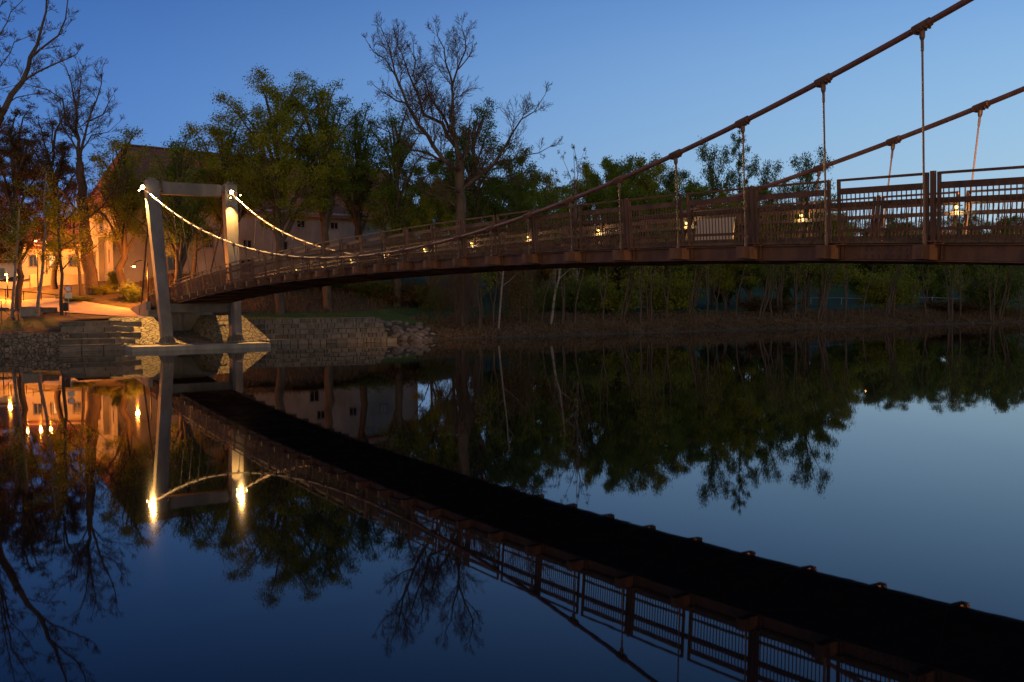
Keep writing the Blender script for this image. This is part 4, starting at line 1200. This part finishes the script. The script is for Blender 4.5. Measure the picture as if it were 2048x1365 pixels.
put('a', 1222, 118, 315, 110, 'leafy_tree', 'rounded green tree right of the tall drooping birch', G4)
put('c', 1290, 122, 318, 120, 'leafy_tree', 'broad yellow green tree under the rising near cable', G4)
put('b', 1345, 130, 335, 100, 'leafy_tree', 'dark green tree between the yellow green one and the dark pair', G4)
put('t', 1425, 126, 284, 100, 'leafy_tree', 'dark open tree on the left of the pointed one', G4)
put('con', 1478, 126, 262, 92, 'conical_tree', 'tall pointed dark tree with horizontal boughs against the bright sky', G4)
put('t', 1532, 128, 315, 92, 'leafy_tree', 'round dark open tree on the right of the pointed one', G4)
put('t', 1615, 130, 298, 108, 'leafy_tree', 'sparse feathery tree standing alone right of the dark group', G4)
put('a', 1385, 118, 370, 120, 'leafy_tree', 'low bushy green tree at the foot of the dark open tree', G4)
put('c', 1450, 116, 385, 130, 'leafy_tree', 'low yellow green tree at the foot of the pointed one', G4)
put('b', 1560, 122, 400, 120, 'leafy_tree', 'low dark bushy tree behind the railing, right of the pointed one', G4)
put('b', 1000, 100, 350, 110, 'leafy_tree', 'dark bushy tree behind the bridge, right of the great bare trunk', G4)
put('c', 860, 95, 330, 110, 'leafy_tree', 'yellow green bushy tree left of the great bare trunk', G4)
put('c', 1180, 125, 330, 110, 'leafy_tree', 'green tree directly behind the tall drooping birch', G4)
put('b', 1255, 130, 322, 110, 'leafy_tree', 'dark green tree wedged between the rounded and the broad tree', G4)
put('a', 1500, 120, 372, 120, 'leafy_tree', 'low green tree between the pointed tree and the round open one', G4)
put('c', 1640, 128, 405, 120, 'leafy_tree', 'low yellow green tree at the foot of the sparse feathery tree', G4)
put('a', 1320, 112, 380, 120, 'leafy_tree', 'low green tree below the broad yellow green one', G4)
put('a', 905, 105, 300, 120, 'leafy_tree', 'green tree filling in behind the great bare trunk', G4)
# distant line of trees seen through the railing on the right
rnd = random.Random(88)
far = [(1640, 190, 420), (1690, 205, 432), (1735, 215, 438), (1780, 210, 428), (1822, 215, 440), (1862, 220, 436), (1905, 225, 415), (1945, 222, 432), (1990, 220, 442), (2035, 215, 430), (2085, 210, 436), (2140, 205, 425), (1665, 240, 440), (1800, 245, 444), (1930, 245, 446), (2020, 240, 440)]
for k, (px, Y, top) in enumerate(far):
    od = sorted(q[0] for q in far).index(px)
    put(('t', 'b', 't', 'a')[k % 4], px, Y, top, rnd.uniform(62, 88), 'leafy_tree', 'small far tree on the right hill crest, %s in the row from the left' % ORD[od], 'distant trees on the right crest')

HB = dict(DECID); HB.update(nleaf=9, dens=0.9)
proto('hb', 8, 4.0, 47, 'leafd', th=0.03, prm=HB, lsz=0.24)
rnd = random.Random(99)
hb = []
for k in range(17):
    px = 990+k*68+rnd.uniform(-20, 20); Y = (118+0.05*(px-990)) if k % 2 else (150+0.06*(px-990))
    top = (425 if px < 1650 else 462)+rnd.uniform(-22, 18)
    put('hb', px, Y, top, rnd.uniform(80, 115), 'shrubby_tree', 'low dense shrubby tree of the dark wood edge, %s from the left' % (str(k+1)+('st' if k % 10 == 0 and k != 10 else 'nd' if k % 10 == 1 and k != 11 else 'rd' if k % 10 == 2 and k != 12 else 'th')), 'shrubby trees of the wood edge on the right bank')
# 5. slender riverside trees below the bridge: bare stems, thin leaves
SL = dict(DECID); SL.update(nc=(5, 5, 3), nleaf=2, leafp=0.4, dens=0.55, max=3, leaflvl=2, lspread=0.2, wob=0.1, trop=(0.05, 0.09, 0.08, 0.03))
def slender(sd, H, leans, lm):
    T = Tree(sd, SL)
    for lx, ly in leans:
        r = T.r; b_ = Vector((lx*0.08*H, ly*0.1*H, -0.3))
        mid = b_+Vector((lx*H*0.35*r.uniform(0.6, 1.1), ly*H*0.35, H*0.5)); tp = b_+Vector((lx*H*0.8, ly*H*0.8, H*r.uniform(0.85, 1)))
        T.limb([b_, b_.lerp(mid, 0.5)+Vector((r.gauss(0, .12), 0, 0)), mid, tp], 0.10, 0.02, 0, H*0.24, 0.9, start=0.3)
    return tree_meshes(T, (0, 0, 0), 0.16, M['bark'], M[lm], split=1, seed=sd)
SP = [slender(51, 9, [(0.02, 0), (0.10, 0.05)], 'leafy'), slender(52, 9, [(-0.12, 0), (0, 0.1), (0.05, -0.05), (0.14, 0.02)], 'leafy'), slender(53, 8, [(0.25, 0)], 'leafd'), slender(54, 9, [(0.3, 0), (0.38, 0.1), (0.22, -0.1), (0.45, 0)], 'leafd'), slender(55, 8.5, [(-0.06, 0), (0.08, 0)], 'leaf')]
spots = [(555+400, 83.5, 0), (985, 85, 4), (1055, 88, 4), (1080, 89, 2), (1122, 89.5, 0), (1145, 91, 2), (1278, 94, 0), (1300, 95, 1), (1332, 97, 4), (1412, 100.5, 0), (1432, 102, 4), (1468, 101, 2), (1515, 102, 3), (1540, 103, 4), (1588, 104, 0), (1632, 104, 3), (1648, 106, 4), (1688, 107, 0), (1722, 107, 2), (1765, 108.5, 3), (1785, 110, 1), (1902, 112, 1), (1918, 113, 0), (1985, 114.5, 1), (1995, 116, 3), (2040, 116.5, 4), (1850, 112, 4), (1375, 101, 3), (1205, 93, 4), (1238, 95, 3), (1608, 107, 1), (1960, 118, 4), (1560, 106, 1), (1820, 114, 2)]
desc = ['pair of thin bare trunks', 'clump of several thin trunks', 'single thin slanting trunk', 'sheaf of strongly slanting trunks', 'two pale straight stems']
for k, (px, Y, v) in enumerate(spots):
    nb_ = base_at(px, Y)
    nth = ('leftmost', 'second', 'third', 'fourth', 'fifth', 'sixth', 'seventh', 'eighth', 'ninth', 'tenth')
    order = sorted([q[0] for q in spots if q[2] == v]).index(px)
    t = plant(SP[v], 'riverside_tree', nb_, '%s at the waterline, %s such from the left' % (desc[v], nth[order]), group='slender trees along the water', scale=(1, 1, 0.85+0.3*((k*37) % 10)/10), rot=((k*53) % 10-5)*0.06)
stem_tree('birch_tree', [(996, 660), (1000, 630), (1003, 590), (1006, 555), (1010, 500), (1014, 450)], 84.6, 0.10, 0.05, 'slim white birch stem at the water just right of the willow tangle', 0.5, 61, 'birch', 'leafd', 4, 1.5, SL)
stem_tree('birch_tree', [(1101, 640), (1108, 600), (1116, 560), (1122, 520), (1126, 470)], 89, 0.14, 0.07, 'thicker leaning white birch trunk on the leaf covered bank', 0.5, 62, 'birch', 'leafd', 4, 1.8, SL)
# willow curtains hanging beside the great trunk
WC = dict(DECID); WC.update(nc=(4, 3, 1.5, 1), trop=(0.02, -0.05, -0.3, -0.4, -0.4), wob=0.05, dens=1.5, nleaf=1, leafp=0.5, lspread=0.05, max=3, leaflvl=2, step=(0.8, 0.6, 0.4, 0.4))
def willow(sd, H, R):
    T = Tree(sd, WC); r = T.r
    T.limb([Vector((0, 0, -0.3)), Vector((0.1, 0, H*0.5)), Vector((0, 0.1, H*0.9))], 0.2, 0.07, 0, 1.0, 0.3, start=0.6)
    for k in range(12):
        a = k*2.4; L = R*r.uniform(0.5, 1.0); p = Vector((0, 0, H*r.uniform(0.65, 0.9)))
        e = p+Vector((math.cos(a)*L, math.sin(a)*L, H*0.08))
        T.limb([p, p.lerp(e, 0.5)+Z*0.3, e], 0.05, 0.02, 1, 0.6, 0.5)
        for _ in range(20):
            q = p.lerp(e, r.uniform(0.3, 1.0)); T.branch(tuple(q), (r.gauss(0, 0.15), r.gauss(0, 0.15), -1), H*r.uniform(0.35, 0.75), 0.012, 2)
    return T
protos['w'] = (tree_meshes(willow(71, 8, 2.2), (0, 0, 0), 0.12, M['bark'], M['leafy'], seed=71), 8, 4.4)
put('w', 1040, 88, 500, 90, 'willow_tree', 'weeping willow with pale green hanging strands right of the great trunk')
protos['w2'] = (tree_meshes(willow(72, 8, 2.2), (0, 0, 0), 0.08, M['bark'], M['leafr'], seed=72), 8, 4.4)
put('w2', 925, 84, 470, 100, 'willow_tree', 'leafless tangle of hanging willow twigs around the foot of the great bare tree')

# 6. bushes
def bush(sd, H, R, lm, lsz=0.12, n=14):
    p = dict(DECID); p.update(step=(0.3, 0.25, 0.2, 0.2), dens=1.6, max=2, leaflvl=1, nleaf=3, lref=1.0, leafp=0.8, lspread=0.1)
    T = Tree(sd, p); r = T.r
    for k in range(n):
        a = k*2.4; L = r.uniform(0.3, 1.0)
        T.branch((math.cos(a)*0.2, math.sin(a)*0.2, -0.1), vnorm((math.cos(a)*L*R, math.sin(a)*L*R, H*r.uniform(0.6, 1))), H*r.uniform(0.7, 1.1), 0.025, 0)
    return (tree_meshes(T, (0, 0, 0), lsz, M['bark'], M[lm], split=1, fit=(2*R, H), seed=sd), H, 2*R)
protos['b1'] = bush(81, 2.5, 2, 'leafd'); protos['b2'] = bush(82, 2.5, 2, 'leafy'); protos['b3'] = bush(83, 2, 1.6, 'leafr'); protos['b4'] = bush(84, 2, 1.6, 'dry', 0.16)
bs = [('b1', 262, 85.5, 560, 38, 'small bush glowing brightly under the street lamp by the pylon leg'), ('b2', 205, 87, 566, 46, 'lamplit bush at the foot of the mill end wall'),
      ('b2', 232, 90, 535, 30, 'little lit shrub against the mill buttress'), ('b1', 530, 92, 575, 90, 'dark bush on the slope behind the long stone steps'),
      ('b3', 610, 95, 560, 110, 'brown leafless thicket on the slope above the lawn'), ('b1', 680, 96, 560, 100, 'dark thicket under the bridge in the middle of the slope'),
      ('b1', 750, 96, 556, 100, 'dark bush right of the middle thicket'), ('b3', 820, 94, 560, 100, 'brown bush near the right end of the lawn'),
      ('b1', 875, 92, 565, 80, 'dark bush left of the willow tangle'), ('b3', 480, 93, 590, 70, 'low brown scrub just right of the right pylon leg'),
      ('b2', 1225, 100, 535, 130, 'yellow green bush over the bank below the bridge, left of centre right'), ('b2', 1340, 104, 530, 120, 'larger yellow green bush on the bank behind the clump of trunks'),
      ('b1', 1150, 98, 545, 110, 'dark bush behind the leaning white birch'), ('b2', 1780, 122, 530, 110, 'yellow green bush in front of the meadow rails'),
      ('b1', 1985, 120, 530, 130, 'green bush at the right edge below the girder'), ('b3', 1530, 108, 590, 110, 'brown scrub on the bank by the slanting trunks'),
      ('b3', 1900, 118, 600, 120, 'brown scrub on the right bank in front of the rails'), ('b1', 1070, 96, 560, 90, 'dark shrub behind the green willow'),
      ('b4', 150, 69.6, 668, 46, 'dry pale grass tuft at the water left of the short steps'), ('b4', 112, 68.2, 672, 50, 'dry brown reed tuft on the left waterline'), ('b4', 60, 67, 680, 54, 'low dry tuft further left on the waterline'),
      ('b1', 150, 84, 590, 60, 'dark shrub on the slope behind the round sign'), ('b1', 400, 96, 560, 80, 'dark shrub under the ramp against the mill wall')]
for key, px, Y, top, wpx, lab in bs:
    put(key, px, Y, top, wpx, 'bush', lab)

# meadow rails on the right, far off
def rail(name, px0, Y0, px1, Y1, n, h, label):
    a, b_ = gpt(px0, Y0), gpt(px1, Y1); mb = MB()
    pts = [a.lerp(b_, k/n) for k in range(n+1)]
    for p in pts: p.z = gz(p.x, p.y)
    for p in pts: mb.tube([p-Z*0.2, p+Z*h], 0.05, 5)
    mb.tube([p+Z*h for p in pts], 0.045, 5)
    props(mb.build(name, M['greymet']), label, 'railing')
rail('meadow_railing', 1560, 150, 2100, 155, 9, 1.0, 'lower pale metal railing along the meadow foot on the right bank')
rail('meadow_railing', 1600, 182, 2100, 186, 9, 1.1, 'upper pale metal railing crossing the meadow on the right bank')

# boulders right of the long steps
rk = []
for q in range(4):
    r = random.Random(200+q); mb = MB(); mb.ball((0, 0, 0), 0.5, 10, 0, 0.7)
    mb.v = [tuple(Vector(v)*(1+0.35*noise.noise(Vector(v)*2.3+Vector((q*5, 0, 0))))) for v in mb.v]
    rk.append(mb)
rmesh = []
for q, mb in enumerate(rk):
    me = bpy.data.meshes.new('boulder'); me.from_pydata(mb.v, [], mb.f); me.materials.append(M['rock']); rmesh.append(me)
r = random.Random(300)
for k in range(80):
    s_ = 28.6+5.2*r.random()**0.9; dv = r.uniform(0.1, 4.6)
    p = svxy(s_, dv); o = bpy.data.objects.new('boulder', rmesh[k % 4]); sc = r.uniform(0.3, 0.85)
    o.location = p+Z*0.05*sc; o.scale = (sc, sc*r.uniform(0.7, 1.1), sc*r.uniform(0.6, 1)); o.rotation_euler = (r.uniform(-.3, .3), r.uniform(-.3, .3), r.uniform(0, 6))
    link(o); props(o, 'rough boulder in the rock pile at the right end of the long stone steps', 'boulder', 'boulders of the rock pile')

# leaf litter, undergrowth and grass (uncountable)
rg = np.random.default_rng(5); pts = []; n = 26000
ss = rg.uniform(34, 118, n); dd = np.abs(rg.normal(0, 3.6, n))+0.15
for s_, dv in zip(ss, dd):
    p = svxy(s_, dv); pts.append((p.x, p.y, p.z+0.03))
o = link(bpy.data.objects.new('leaf_litter', npmesh('leaf_litter', [leaves_np(pts, 0.24, 3)], [M['litter']]))); props(o, kind='stuff', label='brown fallen leaves scattered over the right bank', cat='leaf litter')
def blades(n, srange, drange, h, m, name, label, seed, jit=0.3):
    rg = np.random.default_rng(seed); P = []
    for k in range(n):
        s_ = rg.uniform(*srange); dv = rg.uniform(*drange); p = svxy(s_, dv); P.append((p.x, p.y, p.z-0.02))
    P = np.array(P); hh = h*rg.uniform(0.4, 1.2, n)[:, None]; a = rg.normal(size=(n, 3))*jit; a[:, 2] = 1
    w_ = rg.normal(size=(n, 3)); w_[:, 2] = 0; w_ /= np.linalg.norm(w_, axis=1, keepdims=True); w_ *= 0.025*(0.6+h)
    V = np.stack([P-w_, P+w_, P+a*hh+w_*0.2, P+a*hh-w_*0.2], 1).reshape(-1, 3)
    o = link(bpy.data.objects.new(name, npmesh(name, [(V, (np.arange(n)*4)[:, None]+np.array([[0, 1, 2, 3]]))], [m]))); props(o, kind='stuff', label=label, cat=name.replace('_', ' '))
blades(5000, (34, 118), (0.0, 6.0), 0.55, M['dry'], 'dry_undergrowth', 'thin dry stalks and weeds along the right bank', 6)
blades(7000, (13.5, 36), (4.2, 13), 0.10, M['grassb'], 'lawn_grass', 'short mown grass above the long stone steps', 7)
blades(4000, (-20, 4), (5, 12), 0.12, M['grassb'], 'verge_grass', 'short grass verge on the left bank', 8)
blades(6000, (14, 40), (13, 26), 0.5, M['dry'], 'slope_weeds', 'brown weeds covering the slope under the mill', 9)
blades(3500, (-25, 0.5), (-0.2, 0.9), 0.9, M['dry'], 'shore_reeds', 'dry reeds along the left waterline', 10)


street_lamp(1565, 500, 185, 0.0, 'far street lamp on the meadow slope behind the girder, mirrored as an orange streak', 350)
street_lamp(1733, 470, 200, 0.0, 'far street lamp glinting at deck level between right railing bars', 300)
blades(900, (17.5, 29), (0.3, 4.6), 0.22, M['grassb'], 'step_weeds', 'small weeds growing between the stones of the long steps', 12)
